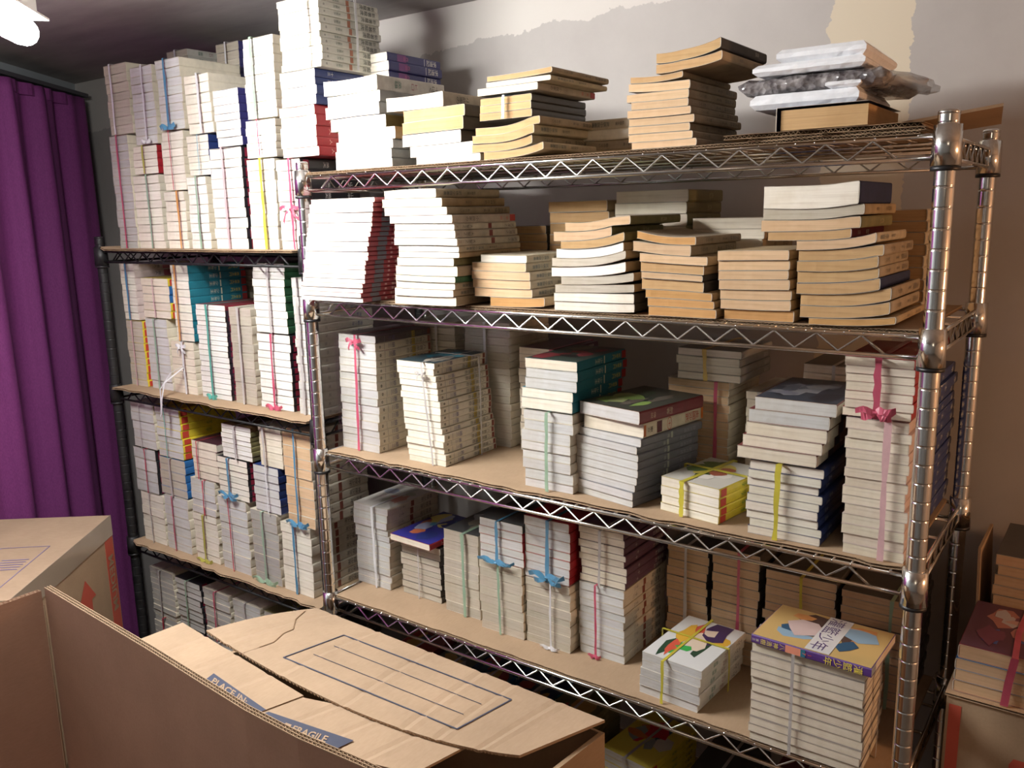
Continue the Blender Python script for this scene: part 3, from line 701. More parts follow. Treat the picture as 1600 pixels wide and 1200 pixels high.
pile('mixed white and tan pile, middle of second shelf', .004, z0, 347, [(866, 1000, 18, 'ivory', 'dark', 0, .003), (866, 992, 18, 'ivory', 'dark'), (867, 990, 16, 'dirty', 'tan', 0, .002), (877, 990, 16, 'dirty', 'tan', .0, .005), (862, 978, 19, 'white', 'tan', 0, .003), (863, 978, 16, 'dirty', 'tan', .002, .005), (869, 974, 18, 'white', 'tan'), (877, 976, 16, 'tan', 'olive', 0, .002), (865, 956, 18, 'peach', 'olive'), (882, 984, 17, 'peach', 'olive', .001, .003)], group=G2)
pile('orange-brown pile right of the mixed pile', .006, z0, 366, [(1014, 1120, 16, 'orange', 'tan'), (1011, 1115, 14, 'orange', 'tan'), (1008, 1112, 14, 'orange', 'tan'), (1002, 1099, 19, 'tan', 'dark'), (1003, 1099, 11, 'peach', 'dark'), (1000, 1099, 17, 'tan', 'tan'), (1000, 1106, 15, 'peach', 'tan'), (990, 1080, 18, 'peach', 'tanA', .003, 0), (994, 1086, 14, 'orange', 'tanA', .004, 0)], group=G2)
pile('even yellowed pile beside the big right pile', .008, z0, 388, [(1130, 1240, 17, 'orange', 'tan'), (1126, 1236, 15, 'peach', 'tan'), (1124, 1236, 15, 'peach', 'tan'), (1123, 1234, 15, 'peach', 'tan'), (1122, 1232, 14, 'peach', 'tan'), (1122, 1234, 15, 'peach', 'tan'), (1122, 1234, 15, 'peach', 'tan')], group=G2)
pile('big right-hand pile by the chrome post', .004, z0, 286, [(1262, 1398, 13, 'orange', 'tan', 0, .006), (1248, 1388, 23, 'tan', 'tanA', 0, .004), (1249, 1390, 22, 'tan', 'tanA', 0, .002), (1244, 1374, 21, 'tan', 'navyplain'), (1244, 1371, 21, 'tan', 'tanA'), (1244, 1371, 20, 'tan', 'tanA'), (1246, 1379, 20, 'tan', 'tanA'), (1244, 1368, 18, 'peach', 'tanB', 0, .003), (1200, 1330, 17, 'tan', 'maroon'), (1190, 1345, 22, 'peach', 'olive'), (1192, 1350, 20, 'dirty', 'tan', 0, .002), (1194, 1343, 42, 'ivory', 'navyplain')], group=G2)
_y = .212
def back_pile(where, x0, x1, zt, n, page, ser, **k):
    loose(where, x0, _y, z0, x1-x0, .15, n, zt-z0, page, ser, noun='paperback', jit=.002, **k)
back_pile('dark-covered back pile behind the short pile', .365, .448, ony(825, 352, .3)[2], 9, 'tan', 'dark')
back_pile('brown back pile left of centre, second shelf', .455, .585, 1.718, 9, 'tan', 'tan')
back_pile('two-tier back pile at centre, second shelf', .600, .742, 1.732, 9, 'cream', 'olive')
back_pile('low back pile behind the orange-brown pile', .752, .878, 1.682, 8, 'cream', 'tan')
back_pile('back pile hidden behind the big right pile', .985, 1.125, 1.69, 9, 'tan', 'tanB')

# ================================================================== chrome shelf, third
z0 = TOPS[2]
PAL1 = [(.02, .16, .24), (.03, .03, .04), (.25, .22, .18), (.05, .25, .33), (.4, .36, .3)]
PAL2 = [(.20, .30, .08), (.03, .04, .03), (.34, .38, .16), (.12, .10, .08), (.05, .07, .04)]
PAL3 = [(.03, .06, .02), (.55, .45, .10), (.70, .66, .60), (.10, .16, .05), (.3, .08, .05)]
ya = .045
bundle('pink-ribboned bundle with plastic sheen at left of third chrome shelf', .020, .134, ya, z0, ony(532, 521, ya)[2]-z0, 15, 'cool', 'ranma', (.52, 'pink', dict(width=.008, bow=(.95, .022))), lean=.004, wrap=True, topcol=(.10, .07, .08))
xt = ony(614, 561, ya)[0]
bundle('grey-stringed leaning bundle with teal cover on third chrome shelf', .215, .317, ya, z0, ony(614, 561, ya)[2]-z0, 16, 'ivory', 'ranma', (.72, 'grey', dict(width=.005, bow=(.90, .014), cross=.62)), lean=(xt-.215)*.75, l=.166, jit=.003, top_art=art(BW, BL, (.03, .05, .06), 5, PAL1))
yb = .226
bundle('dim back bundle behind the pink-ribboned one', .075, .20, yb, z0, 1.470-z0, 17, 'dirty', 'inkblack', (.6, 'grey', {}), spine=True, l=.15)
bundle('film-wrapped back bundle behind the grey-stringed bundle', .222, .345, yb, z0, 1.474-z0, 17, 'dirty', 'plain', (.5, 'white', {}), wrap=True, l=.15)
bundle('slim back bundle showing only its left edge', .365, .47, yb, z0, 1.428-z0, 15, 'cream', 'plum' if False else 'plumtext', (.8, 'pink', {}), l=.15)
yd = .03
xa, xb = ony(817, 758, yd)[0], ony(895, 775, yd)[0]
zd = bundle('green-ribboned bundle under teal-spined comics, third chrome shelf', xa, xb, yd, z0, ony(826, 640, yd)[2]-z0, 8, 'cool', 'inkblack', (.55, 'green', dict(width=.007)), jit=.004)
loose('teal-spined stack on the green-ribboned bundle', xa+.002, yd, zd+.0003, .108, .172, 5, ony(833, 560, yd)[2]-zd, ['ivory', 'ivory', 'cool', 'cool', 'cream'], 'teal', lean=(.008, 0), arts=art(BW, BL, (.04, .06, .05), 12, [(.20, .03, .03), (.03, .03, .03), (.16, .15, .10), (.25, .04, .05)]))
xe, ye = .612, .052
ze = loose('shiny wrapped stack at middle of third shelf', xe-.004, ye, z0, .136, .172, 9, ony(918, 668, .05)[2]-z0, 'cool', 'silver', rz=-.19, wrapped=True, lean=(.012, 0), jit=.005, looks=['silver-wrapped']*9)
ze = loose('orange-lettered volume on the shiny wrapped stack', xe+.018, ye-.002, ze+.0003, .126, .18, 1, .024, 'cream', 'flame', rz=-.15, looks=['cream-edged single'])
ze = loose('film-wrapped picture volume crowning the shiny stack', xe+.008, ye-.002, ze+.0003, .132, .178, 1, .022, 'cool', 'maroon', rz=-.19, wrapped=True, arts=art(BW, BL, (.05, .05, .04), 31, PAL2, n=11), looks=['dark-covered'])
pa, pb = onz(1031, 796, z0), onz(1127, 822, z0)
bundle('small yellow-ribboned bundle of four yellow-spined comics', pa[0], pa[0]+.112, pa[1], z0, ony(1031, 743, pa[1])[2]-z0, 4, 'ivory', 'yellow', (.42, 'yellow', dict(width=.010, cross=.55)), rz=math.atan2(pb[1]-pa[1], pb[0]-pa[0]), top_art=art(BW, BL, (.52, .50, .45), 8, PAL3, n=10), l=.15)
yg = .02
zg = bundle('yellow-ribboned navy-spined bundle under red-spined comics', .934, 1.046, yg, z0, ony(1163, 716, yg)[2]-z0, 9, 'ivory', 'navy', (.45, 'yellow', dict(width=.009)), jit=.004, l=.17)
loose('red-spined stack on the navy-spined bundle', .918, yg-.004, zg+.0003, .118, .176, 5, ony(1160, 618, yg)[2]-zg, ['cream', 'cream', 'cream', 'cool', 'cool'], 'kingdom', lean=(.022, .006), wrapped=[False, False, False, True, True], arts=art(BW, BL, (.05, .06, .08), 17, [(.12, .13, .16), (.03, .03, .04), (.3, .3, .32), (.2, .2, .24)], n=12))
yh = .022
zhh = bundle('tall pale-pink-ribboned bundle against the right chrome post', 1.074, 1.160, yh, z0, ony(1330, 652, yh)[2]-z0, 14, 'cream', 'pinkish', (.66, 'palepink', dict(width=.010)), jit=.003)
bundle('pink-bowed bundle crowning the right-hand column, third chrome shelf', 1.068, 1.160, yh, zhh, ony(1313, 555, yh)[2]-zhh, 7, 'cream', 'crimson', (.5, 'pink', dict(width=.010, bow=(.12, .026))), jit=.002)
zi = bundle('pink-ribboned back bundle under the orange-tied four', .702, .824, yb, z0, 1.396-z0, 13, 'peach', 'plain', (.8, 'pink', {}), l=.15)
bundle('orange-tied bundle of four atop back row, third chrome shelf', .722, .846, yb-.008, zi, 1.454-zi, 4, 'cream', 'grey', (.48, 'gold', dict(width=.009)), l=.15)
bundle('untied-looking grey back bundle right of the orange-tied four', .852, .938, yb, z0, 1.385-z0, 12, 'cream', 'plain', (.3, 'grey', {}), l=.15)
bundle('back bundle peeking over the red-spined comics', .946, 1.056, yb, z0, 1.442-z0, 15, 'cream', 'dark', (.5, 'grey', {}), l=.15)
bundle('rearmost bundle behind right post on third chrome shelf', 1.068, 1.158, yb, z0, 1.44-z0, 15, 'cream', 'navy', (.5, 'grey', {}), l=.15)

# ================================================================== chrome shelf, fourth
z0 = TOPS[3]
y4 = .083
bundle('film-wrapped bundle at left end of fourth chrome shelf', .004, .112, y4, z0, ony(547, 782, y4)[2]-z0, 12, 'cool', 'inkblack', (.62, 'white', dict(width=.008)), lean=-.006, wrap=True, top_art=art(BW, BL, (.52, .50, .46), 41, [(.45, .43, .40), (.5, .25, .2), (.35, .38, .3), (.3, .32, .4), (.6, .58, .55)], n=8), jit=.003)
def xs4(u0, u1, v, y): return ony(u0, v, y)[0]+.001, ony(u1, v, y)[0]-.001
y4 = .093; xa, xb = xs4(627, 690, 900, y4)
zb_ = bundle('grey-stringed bundle under the blue-covered comic, fourth shelf', xa, xb, y4, z0, ony(627, 842, y4)[2]-z0, 9, 'dirty', 'dark', (.5, 'grey', dict(width=.003)), l=.165)
loose('blue-covered comic jutting out on the grey-stringed bundle', xa-.008, y4-.022, zb_+.001, .118, .17, 1, .014, 'cream', 'crimson', arts=art(BW, BL, (.03, .03, .22), 23, [(.08, .30, .45), (.50, .14, .06), (.55, .45, .12), (.35, .38, .55), (.02, .03, .15)], n=10), rz=-.05, looks=['single'])
y4 = .080; xa, xb = xs4(693, 750, 900, y4)
bundle('green-ribboned bundle with dark cover, fourth chrome shelf', xa, xb, y4, z0, ony(694, 826, y4)[2]-z0, 9, 'dirty', 'plain', (.62, 'green', dict(width=.009)), top_art=art(BW, BL, (.06, .06, .06), 3, [(.20, .18, .12), (.03, .04, .07), (.25, .25, .25)]), l=.165)
y4 = .060; xa, xb = xs4(749, 818, 920, y4)
zc = bundle('lower green-ribboned bundle beneath the red-spined blue-bowed one', xa, xb, y4, z0, ony(750, 872, y4)[2]-z0, 8, 'dirty', 'plain', (.5, 'green', dict(width=.006)), l=.168)
bundle('blue-bowed red-spined bundle on a green-ribboned one, fourth shelf', xa+.002, xb+.003, y4, zc, ony(752, 808, y4)[2]-zc, 5, 'cool', 'crimson', (.45, 'blue', dict(width=.007, bow=(.02, .045))), l=.168, topcol=(.05, .05, .05))
y4 = .066; xa, xb = xs4(820, 893, 940, y4)
zc = bundle('lower white-knotted bundle beneath the second blue-bowed one', xa, xb, y4, z0, ony(820, 900, y4)[2]-z0, 8, 'dirty', 'plain', (.6, 'white', dict(width=.005, bow=(.03, .022))), l=.168)
bundle('second blue-bowed bundle from left on fourth chrome shelf', xa, xb, y4, zc, ony(826, 806, y4)[2]-zc, 7, 'cool', 'crimson', (.55, 'blue', dict(width=.009, bow=(.10, .04))), l=.168)
y4 = .085; xa, xb = xs4(903, 977, 980, y4)
zc = bundle('lower pink-tailed bundle with lettered spines, fourth chrome shelf', xa, xb, y4, z0, ony(900, 905, y4)[2]-z0, 9, 'cool', 'inkblack', (.42, 'pink', dict(width=.005, bow=(.04, .014))), l=.17)
bundle('upper plum-spined bundle tied with grey ribbon, fourth chrome shelf', xa+.002, xb+.002, y4, zc, ony(905, 820, y4)[2]-zc, 8, 'cream', 'plumtext', (.5, 'grey', dict(width=.006)), l=.17, jit=.004)
y5 = .205
for (x0_, x1_, zt, lb, rb, pg) in ((.716, .800, 1.085, 'narrow back bundle beside the plum-spined bundle', (.5, 'grey', {}), 'peach'), (.806, .897, 1.095, 'pink-ribboned back bundle behind the small white-covered bundle', (.6, 'pink', {}), 'peach'), (.903, 1.028, 1.075, 'yellow-tagged back bundle behind the big magazine stack', (.55, 'yellow', {}), 'peach'), (1.034, 1.150, 1.07, 'green-ribboned back bundle beside the right post, fourth shelf', (.7, 'green', {}), 'peach')):
    bundle(lb, x0_, x1_, y5, z0, zt-z0, 13, pg, 'dark', rb, l=.15)
pa, pb = onz(998, 1081, z0), onz(1093, 1117, z0)
bundle('small white-covered bundle of five crossed with yellow ribbon', pa[0], pa[0]+.116, pa[1], z0, ony(998, 1016, pa[1])[2]-z0, 5, 'cool', 'mono', (.43, 'yellow', dict(width=.006, cross=.55)), rz=math.atan2(pb[1]-pa[1], pb[0]-pa[0]), l=.168, jit=.004, wrapped=True,
       top_art=art(BW, BL, (.66, .66, .65), 77, [(.03, .07, .04), (.62, .10, .06), (.05, .38, .08), (.70, .40, .05), (.06, .03, .10), (.72, .58, .45)], n=12))
yi = -.004; xi1 = 1.126; hi_ = ony(1175, 990, yi)[2]-z0-.014
bundle('big grey-ribboned stack of thick comics under the purple-spined volume', xi1, xi1+.120, yi, z0, hi_, 12, 'cream', 'mag', (.5, 'grey', dict(width=.006, cross=.60)), rz=math.pi/2, l=.168, jit=.003)
MAGART = art(BW, BL, (.58, .40, .16), 9, [(.32, .30, .42), (.62, .28, .10), (.10, .06, .05), (.28, .42, .55), (.62, .48, .46), (.04, .10, .18)], n=12, panel=(.0, .078, BW, .113, (.66, .65, .64)), title=[('灌籃少年', .004, .083, .0255, (.12, .08, .20), False)])
_mb2 = MB(); 
loose('purple-spined volume topping the big thick stack', .962, yi+.125-.004, z0+hi_+.0006, .125, .176, 1, .0145, 'cream', 'slamspine', turn=-math.pi/2-.03, arts=MAGART, looks=['yellow-lettered'])

# ================================================================== chrome shelf, bottom one in view
z0 = TOPS[4]
pz = z0+.10; pq = onz(941, 1166, pz); 
bundle('yellow-covered bundle on the dim lowest shelf', pq[0], pq[0]+.115, pq[1], z0, .10, 7, 'cool', 'yellow', (.5, 'grey', {}), rz=-.12, top_art=art(BW, BL, (.74, .62, .10), 51, [(.55, .03, .05), (.30, .32, .30), (.60, .20, .05), (.06, .12, .16), (.65, .60, .5)], n=8), l=.17)
for i in range(5):
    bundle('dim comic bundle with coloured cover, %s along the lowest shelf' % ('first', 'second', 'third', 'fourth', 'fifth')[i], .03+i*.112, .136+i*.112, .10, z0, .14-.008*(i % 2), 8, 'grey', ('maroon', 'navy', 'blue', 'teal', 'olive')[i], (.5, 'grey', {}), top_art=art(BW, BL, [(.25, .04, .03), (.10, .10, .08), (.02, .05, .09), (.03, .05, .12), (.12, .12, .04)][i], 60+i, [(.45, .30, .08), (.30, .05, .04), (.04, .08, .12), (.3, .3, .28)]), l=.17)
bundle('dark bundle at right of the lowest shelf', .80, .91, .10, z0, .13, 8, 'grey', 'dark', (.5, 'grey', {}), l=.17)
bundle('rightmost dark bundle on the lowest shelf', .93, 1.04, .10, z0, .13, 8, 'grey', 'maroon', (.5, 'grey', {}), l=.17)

# ================================================================== black shelf columns
NUM = ['first', 'second', 'third', 'fourth', 'fifth', 'sixth', 'seventh', 'eighth']
def columns(shelf, shelf_name, yf, cols, xmax=None):
    for ci, col in enumerate(cols):
        zb = BTOPS[shelf]; m = len(col)
        for k, (uL, uR, vm, vt, n, page, ser, rib, kw) in enumerate(col):
            kw = dict(kw); x0 = ony(uL, vm, yf)[0]+.0012; x1 = ony(uR, vm, yf)[0]-.0012
            if xmax: x1 = min(x1, xmax)
            x0 = max(x0, -.828 if shelf == 0 else -.852)
            zt = ony(uL, vt, yf)[2]
            lev = ['bottom', 'top'] if m == 2 else (['bottom', 'middle', 'top'] if m == 3 else ['bottom', 'lower middle', 'upper middle', 'top'])
            if m == 1: lev = ['only']
            rc = rib[1] if rib else None
            if rc and rc.startswith('pale'): rc = 'pale '+rc[4:]
            desc = ('%s-ribboned bundle' % rc) if rib else 'unribboned bundle'
            label = '%s, %s in %s column, %s black shelf' % (desc, lev[k] if m > 1 else 'alone', NUM[ci], shelf_name)
            zb = bundle(label, x0, x1, yf, zb, zt-zb, n, page, ser, rib, group='tied comic bundles on the black shelves', **kw)
            zb += .0004
R = lambda f, c, **k: (f, c, dict(dict(width=.0075), **k))
columns(0, 'top', .07, [
 [(179, 209, 300, 213, 14, 'grey', 'plain', R(.5, 'pink', width=.008), {}), (167, 204.5, 160, 103, 8, 'dirty', 'plain', R(.35, 'white'), {})],
 [(212, 255, 330, 275, 9, 'ivory', 'inkblack', R(.6, 'green'), {}), (208, 248, 250, 230, 4, 'ivory', 'crimson', R(.5, 'olive'), {}), (206.5, 243, 165, 106, 9, 'cool', 'plain', R(.62, 'white', bow=(.02, .02)), {})],
 [(259, 293, 345, 300, 6, 'ivory', 'plain', R(.75, 'orange'), {}), (254, 290, 255, 207, 7, 'ivory', 'plain', R(.5, 'red', width=.003), {}), (246, 286, 150, 95, 8, 'cool', 'plain', R(.45, 'blue', width=.009, bow=(.03, .03)), {})],
 [(295, 327, 330, 277, 8, 'white', 'plain', R(.6, 'green'), {}), (293, 329, 245, 213, 6, 'ivory', 'navy', R(.6, 'paleblue', width=.003), {}), (290, 331, 165, 119, 6, 'ivory', 'plain', R(.62, 'white', width=.008), {})],
 [(331, 384, 310, 233, 10, 'white', 'black', R(.48, 'palepink', width=.008), {}), (335, 377, 190, 142, 7, 'white', 'purple', None, {})],
 [(389, 434, 320, 250, 8, 'white', 'plain', R(.6, 'yellow', width=.010), {}), (384, 433, 220, 190, 5, 'white', 'plain', R(.5, 'pink', width=.003), {}), (381, 431, 125, 62, 9, 'white', 'plain', R(.36, 'green', width=.008), {})],
 [(436, 476, 330, 250, 9, 'white', 'black', R(.62, 'pink', bow=(.45, .035)), {}), (438, 497, 210, 170, 5, 'white', 'crimson', None, {}), (437, 495, 140, 115, 4, 'white', 'navy', None, {}), (435, 502, 60, 3, 10, 'ivory', 'dragon', R(.75, 'white', width=.008, cross=.55), dict(jit=.003))],
])
for (u0, u1, vt, ser, lb, rc) in ((262, 296, 82, 'mono', 'tall back-row bundle rising behind the blue-bowed column', 'white'), (303, 332, 104, 'yellow', 'colourful-spined back-row bundle, top black shelf', 'grey'), (339, 376, 70, 'purple', 'highest grey back-row bundle left of the tall stack', 'white')):
    xa = ony(u0, 110, .26)[0]; xb = ony(u1, 110, .26)[0]
    bundle(lb, xa, xb, .26, BTOPS[0], ony(u0, vt, .26)[2]-BTOPS[0], 26, 'dirty', ser, (.5, rc, {}), l=.14)
columns(1, 'second', .075, [
 [(186, 227, 550, 499, 9, 'dirty', 'yellow', R(.5, 'palepink', width=.004), {}), (168, 214, 455, 411, 8, 'ivory', 'pinkish', R(.55, 'blue', width=.008), {})],
 [(231, 266, 550, 497, 8, 'cool', 'plain', R(.5, 'green', width=.008), {}), (222, 266, 465, 434, 5, 'cream', 'yellow', R(.5, 'palepink', width=.004), dict(mix=['blue', 'yellow']))],
 [(269, 306, 575, 532, 7, 'cream', 'plain', R(.62, 'white', width=.008, bow=(.92, .022), tail=(-.015, .075, -.068)), {}), (270, 299, 470, 414, 10, 'ivory', 'teal', R(.35, 'orange', width=.008), {})],
 [(310, 358, 550, 475, 18, 'white', 'black', R(.45, 'teal', bow=(.03, .022)), dict(topcol=(.2, .03, .04)))],
 [(362, 397.5, 550, 480, 12, 'dirty', 'plain', R(.5, 'grey'), dict(wrap=True))],
 [(404, 457, 580, 520, 10, 'white', 'black', R(.5, 'pink', width=.008, bow=(.03, .03)), {}), (396, 448, 470, 411, 9, 'white', 'green', R(.55, 'grey'), {})],
 [(461, 508, 540, 434, 16, 'cool', 'inkblue', R(.3, 'grey'), {})],
], xmax=-.070)
for (u0, u1, vt, ser, lb) in ((318, 342, 418, 'teal', 'teal-spined back bundle on second black shelf'), (348, 392, 420, 'olive', 'dark olive back bundle behind the film-wrapped column')):
    xa = ony(u0, 440, .255)[0]; xb = ony(u1, 440, .255)[0]
    bundle(lb, xa, xb, .266, BTOPS[1], ony(u0, vt, .255)[2]-BTOPS[1], 20, 'dirty', ser, (.4, 'gold', {}), l=.15)
columns(2, 'third', .0555, [
 [(223, 258, 810, 767, 7, 'ivory', 'plain', R(.5, 'grey', width=.004), {}), (211, 246, 730, 697, 4, 'cool', 'black', R(.6, 'red', width=.004), {}), (206, 242, 660, 627, 5, 'cool', 'plain', R(.45, 'grey', width=.003), {})],
 [(260, 298, 820, 772, 6, 'cool', 'plain', R(.42, 'pink', width=.005), {}), (250, 291, 745, 712, 5, 'dirty', 'blue', R(.5, 'grey'), {}), (245, 284, 675, 633, 7, 'cool', 'yellow', R(.45, 'teal', width=.003), {})],
 [(304, 342, 840, 800, 7, 'ivory', 'plain', R(.5, 'olive', bow=(.02, .035)), {}), (298, 337, 770, 745, 5, 'cool', 'plain', R(.6, 'red', width=.005), {}), (300, 340, 715, 687, 5, 'cream', 'kingdom', R(.3, 'red', width=.004), dict(topcol=(.06, .02, .03)))],
 [(345, 390, 840, 775, 9, 'cool', 'plain', R(.45, 'red', width=.004), {}), (341, 389, 750, 712, 7, 'ivory', 'black', R(.42, 'blue', bow=(.1, .04)), {}), (346, 393, 690, 661, 7, 'white', 'olive', R(.52, 'grey'), dict(topcol=(.16, .09, .04)))],
 [(395, 437, 850, 795, 8, 'grey', 'plain', R(.5, 'green', bow=(.03, .05)), dict(wrap=True)), (397, 438, 770, 725, 6, 'cool', 'navy', R(.6, 'white', width=.004), {}), (404, 441, 690, 662, 6, 'cream', 'plain', R(.3, 'grey'), {})],
 [(441, 489, 870, 815, 8, 'ivory', 'inkblack', R(.5, 'blue', width=.008), {}), (444, 489, 740, 667, 10, 'peach', 'inkblack', R(.48, 'blue', bow=(.03, .04)), {})],
], xmax=-.070)
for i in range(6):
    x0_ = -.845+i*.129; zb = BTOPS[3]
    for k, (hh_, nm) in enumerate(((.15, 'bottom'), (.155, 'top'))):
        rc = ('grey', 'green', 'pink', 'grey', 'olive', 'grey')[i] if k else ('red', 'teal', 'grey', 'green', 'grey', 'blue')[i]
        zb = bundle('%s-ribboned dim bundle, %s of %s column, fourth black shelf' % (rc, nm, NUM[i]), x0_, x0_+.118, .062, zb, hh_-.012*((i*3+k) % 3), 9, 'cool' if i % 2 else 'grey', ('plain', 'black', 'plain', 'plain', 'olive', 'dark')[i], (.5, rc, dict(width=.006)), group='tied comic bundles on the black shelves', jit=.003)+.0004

# ================================================================== curtain and lamp
def mat_cloth():
    m, n, l, b = nodes('purple_curtain_cloth'); t = noise_node(n, l, 700, 2, stretch=(1, 1, .2))
    r = ramp(n, l, t.outputs[0], [(.3, (.15, .024, .14)), (.7, (.23, .042, .205))]); l.new(r.outputs[0], b.inputs['Base Color'])
    b.inputs['Roughness'].default_value = .8; return m
M_CLOTH = mat_cloth()
P0 = Vector((-1.582, .40, 0)); ZCT = 2.112
root = thing('curtain', 'purple pleated floor-length curtain hanging on the left wall', 'curtain', (P0.x, P0.y, .03), math.atan2(CD.y, CD.x))
n = 260; Lc = 1.7; vs = []; fs = []; rows = [0, .06, .5, 1.1, 1.7, 2.0, 2.05, ZCT-.03]
ph = np.cumsum([random.uniform(.03, .085) for _ in range(n+1)])
for j, z in enumerate(rows):
    k = .45+.55*(1-z/2.1)**.5 if z < 2.08 else .45
    for i in range(n+1):
        s = Lc*i/n; off = .030*k*math.sin(ph[i]*3.6+.12*math.sin(z*2))+.007*math.sin(ph[i]*8+.5*z)+.02
        vs.append((s*(1-.015*math.sin(z*1.3)), off, z))
for j in range(len(rows)-1):
    for i in range(n): a = j*(n+1)+i; fs.append((a, a+1, a+n+2, a+n+1))
fab = link('fabric', MB().add(vs, fs).mesh('fabric', M_CLOTH, True), root)
md = fab.modifiers.new('thickness', 'SOLIDIFY'); md.thickness = .002
hd = MB(); pts = [Vector((Lc*i/120, .02+.008*math.sin(i*.9), 0)) for i in range(121)]
hd.strip([(p.x, p.y, ZCT-.045) for p in pts], (0, 0, 1), .035, .004)
link('heading_tape', hd.mesh('heading_tape', M_CLOTH), root)
tr = MB(); a = P0-CD*.03; b_ = P0+CD*(Lc+.05)
_tr = thing('curtain_track', 'thin dark curtain track fixed along the left wall', 'curtain track', (P0.x, P0.y, ZCT+.008), math.atan2(CD.y, CD.x))
tr.box(-.03, Lc+.05, -.085, .03, 0, .012)
link('track', tr.mesh('track', plain('dark_grey_track', (.06, .06, .07), .5)), _tr)

M_TUBE = bpy.data.materials.new('lit_tube'); M_TUBE.use_nodes = True
_n = M_TUBE.node_tree.nodes; _n.remove(_n['Principled BSDF']); _e = _n.new('ShaderNodeEmission'); _e.inputs[0].default_value = (1, .985, .95, 1); _e.inputs[1].default_value = TUBE_STRENGTH
M_TUBE.node_tree.links.new(_e.outputs[0], _n['Material Output'].inputs[0])
TD = Vector((.703, -.711, 0)); TN = Vector((.711, .703, 0)); TIP = Vector((-.237, -.386, 2.052))
root = thing('tube_lamp', 'bright white tube lamp under a flat reflector hanging near the ceiling', 'lamp', tuple(TIP))
LT = .62
mb = MB()
mb.hexa([TD*s+TN*o+Vector((0, 0, z)) for z in (-.004, .0) for s, o in ((0, -.03), (0, .03), (LT, .03), (LT, -.03))])
mb.hexa([TD*s+TN*o+Vector((0, 0, z)) for z in (.0, .03) for s, o in ((.02, -.018), (.02, .018), (LT-.02, .018), (LT-.02, -.018))])
link('reflector', mb.mesh('reflector', plain('white_enamel', (.75, .75, .75), .4)), root)
c0 = Vector((0, 0, -.030)); mb = MB()
mb.tube([TD*.022+c0, TD*.026+c0, TD*.034+c0, TD*.05+c0, TD*(LT-.03)+c0, TD*(LT-.02)+c0], [.010, .018, .022, .024, .024, .012], 16)
link('tube', mb.mesh('tube', M_TUBE, True), root)
for s in (.16, LT-.1):
    mb = MB(); p = TD*s; mb.tube([p+Vector((0, 0, .03)), p+Vector((0, 0, ZC-TIP.z))], .003, 6); link('hanger', mb.mesh('hanger', M_PLASTIC), root)

# ================================================================== cartons
def board(mb, o, u, v, nrm, Lu, Lv, t, flutes=True, period=.0075, double=False, mi=(0, 1)):
    """corrugated board: liners and a sine flute whose open ends show on the edge at v = Lv; o, u, v, nrm are vectors"""
    o, u, v, nrm = Vector(o), Vector(u), Vector(v), Vector(nrm); lt = .0007
    layers = [(0, t)] if not double else [(0, t*.5), (t*.5, t)]
    ends = sorted({a for p in layers for a in p})
    for a in ends:
        a0 = min(max(a-lt/2, 0), t-lt)
        mb.hexa([o+u*x+v*y+nrm*z for z in (a0, a0+lt) for x, y in ((0, 0), (Lu, 0), (Lu, Lv), (0, Lv))], mi[0])
    if flutes:
        for (a, b) in layers:
            k = int(Lu/period)*4; vs = []; fs = []
            for i in range(k+1):
                x = Lu*i/k; z = a+lt+(b-a-2*lt)*(.5-.5*math.cos(i*math.pi/2+(1 if a else 0)))
                vs += [o+u*x+v*.002+nrm*(z-.0004), o+u*x+v*(Lv-.0008)+nrm*(z-.0004), o+u*x+v*.002+nrm*(z+.0004), o+u*x+v*(Lv-.0008)+nrm*(z+.0004)]
            for i in range(k): q_ = 4*i; fs += [(q_, q_+4, q_+5, q_+1), (q_+2, q_+3, q_+7, q_+6), (q_+1, q_+5, q_+7, q_+3)]
            mb.add(vs, fs, mi[1])
    return mb
UX, UY, UZ = Vector((1, 0, 0)), Vector((0, 1, 0)), Vector((0, 0, 1))
INK_NAVY = plain('navy_box_print', (.05, .06, .10), .6); INK_RED = plain('red_box_print', (.50, .085, .05), .6); INK_PURPLE = plain('purple_box_print', (.20, .17, .33), .6)
def text_on(name, parent, body, o, ex, ey, size, mat, nrm, lift=.0006):
    vs, fs = text2d(body, size); o, ex, ey, nrm = Vector(o), Vector(ex), Vector(ey), Vector(nrm)
    mb = MB().add([o+ex*a+ey*b+nrm*lift for a, b in vs], fs); return link(name, mb.mesh(name, mat), parent)
def line_frame(mb, pts, wd, nrm):
    for i in range(len(pts)):
        a, b = Vector(pts[i]), Vector(pts[(i+1) % len(pts)])
        d = (b-a).normalized(); mb.strip([a-d*wd/2, b+d*wd/2], d.cross(Vector(nrm)), wd, .0003)

# -- open carton nearest the camera (far wall, raised flaps and left wall show)
AX0, AX1, AY1, AY0 = -.094, .80, -.556, -1.02
ZA0, ZA1, ZA2 = .46, .70, 1.08
s_ = thing('carton', 'closed carton under the open box nearest the viewer', 'box', (AX0, AY0, 0))
bx_ = MB().box(0.01, AX1-AX0-.02, .01, AY1-AY0-.015, 0, ZA0-.002); link('body', bx_.mesh('body', M_CARD), s_)
root = thing('open_carton', 'open cardboard carton with raised flaps nearest the viewer, bottom left', 'box', (AX0, AY0, ZA0))
LX, LY = AX1-AX0, AY1-AY0; T2 = .0095
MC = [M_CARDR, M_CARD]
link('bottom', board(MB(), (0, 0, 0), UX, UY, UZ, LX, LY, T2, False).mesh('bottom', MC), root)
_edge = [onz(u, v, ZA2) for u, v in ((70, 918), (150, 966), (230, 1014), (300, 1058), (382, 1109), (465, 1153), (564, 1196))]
_ex = [p[0]-AX0 for p in _edge]; _ey = [p[1]-AY0 for p in _edge]
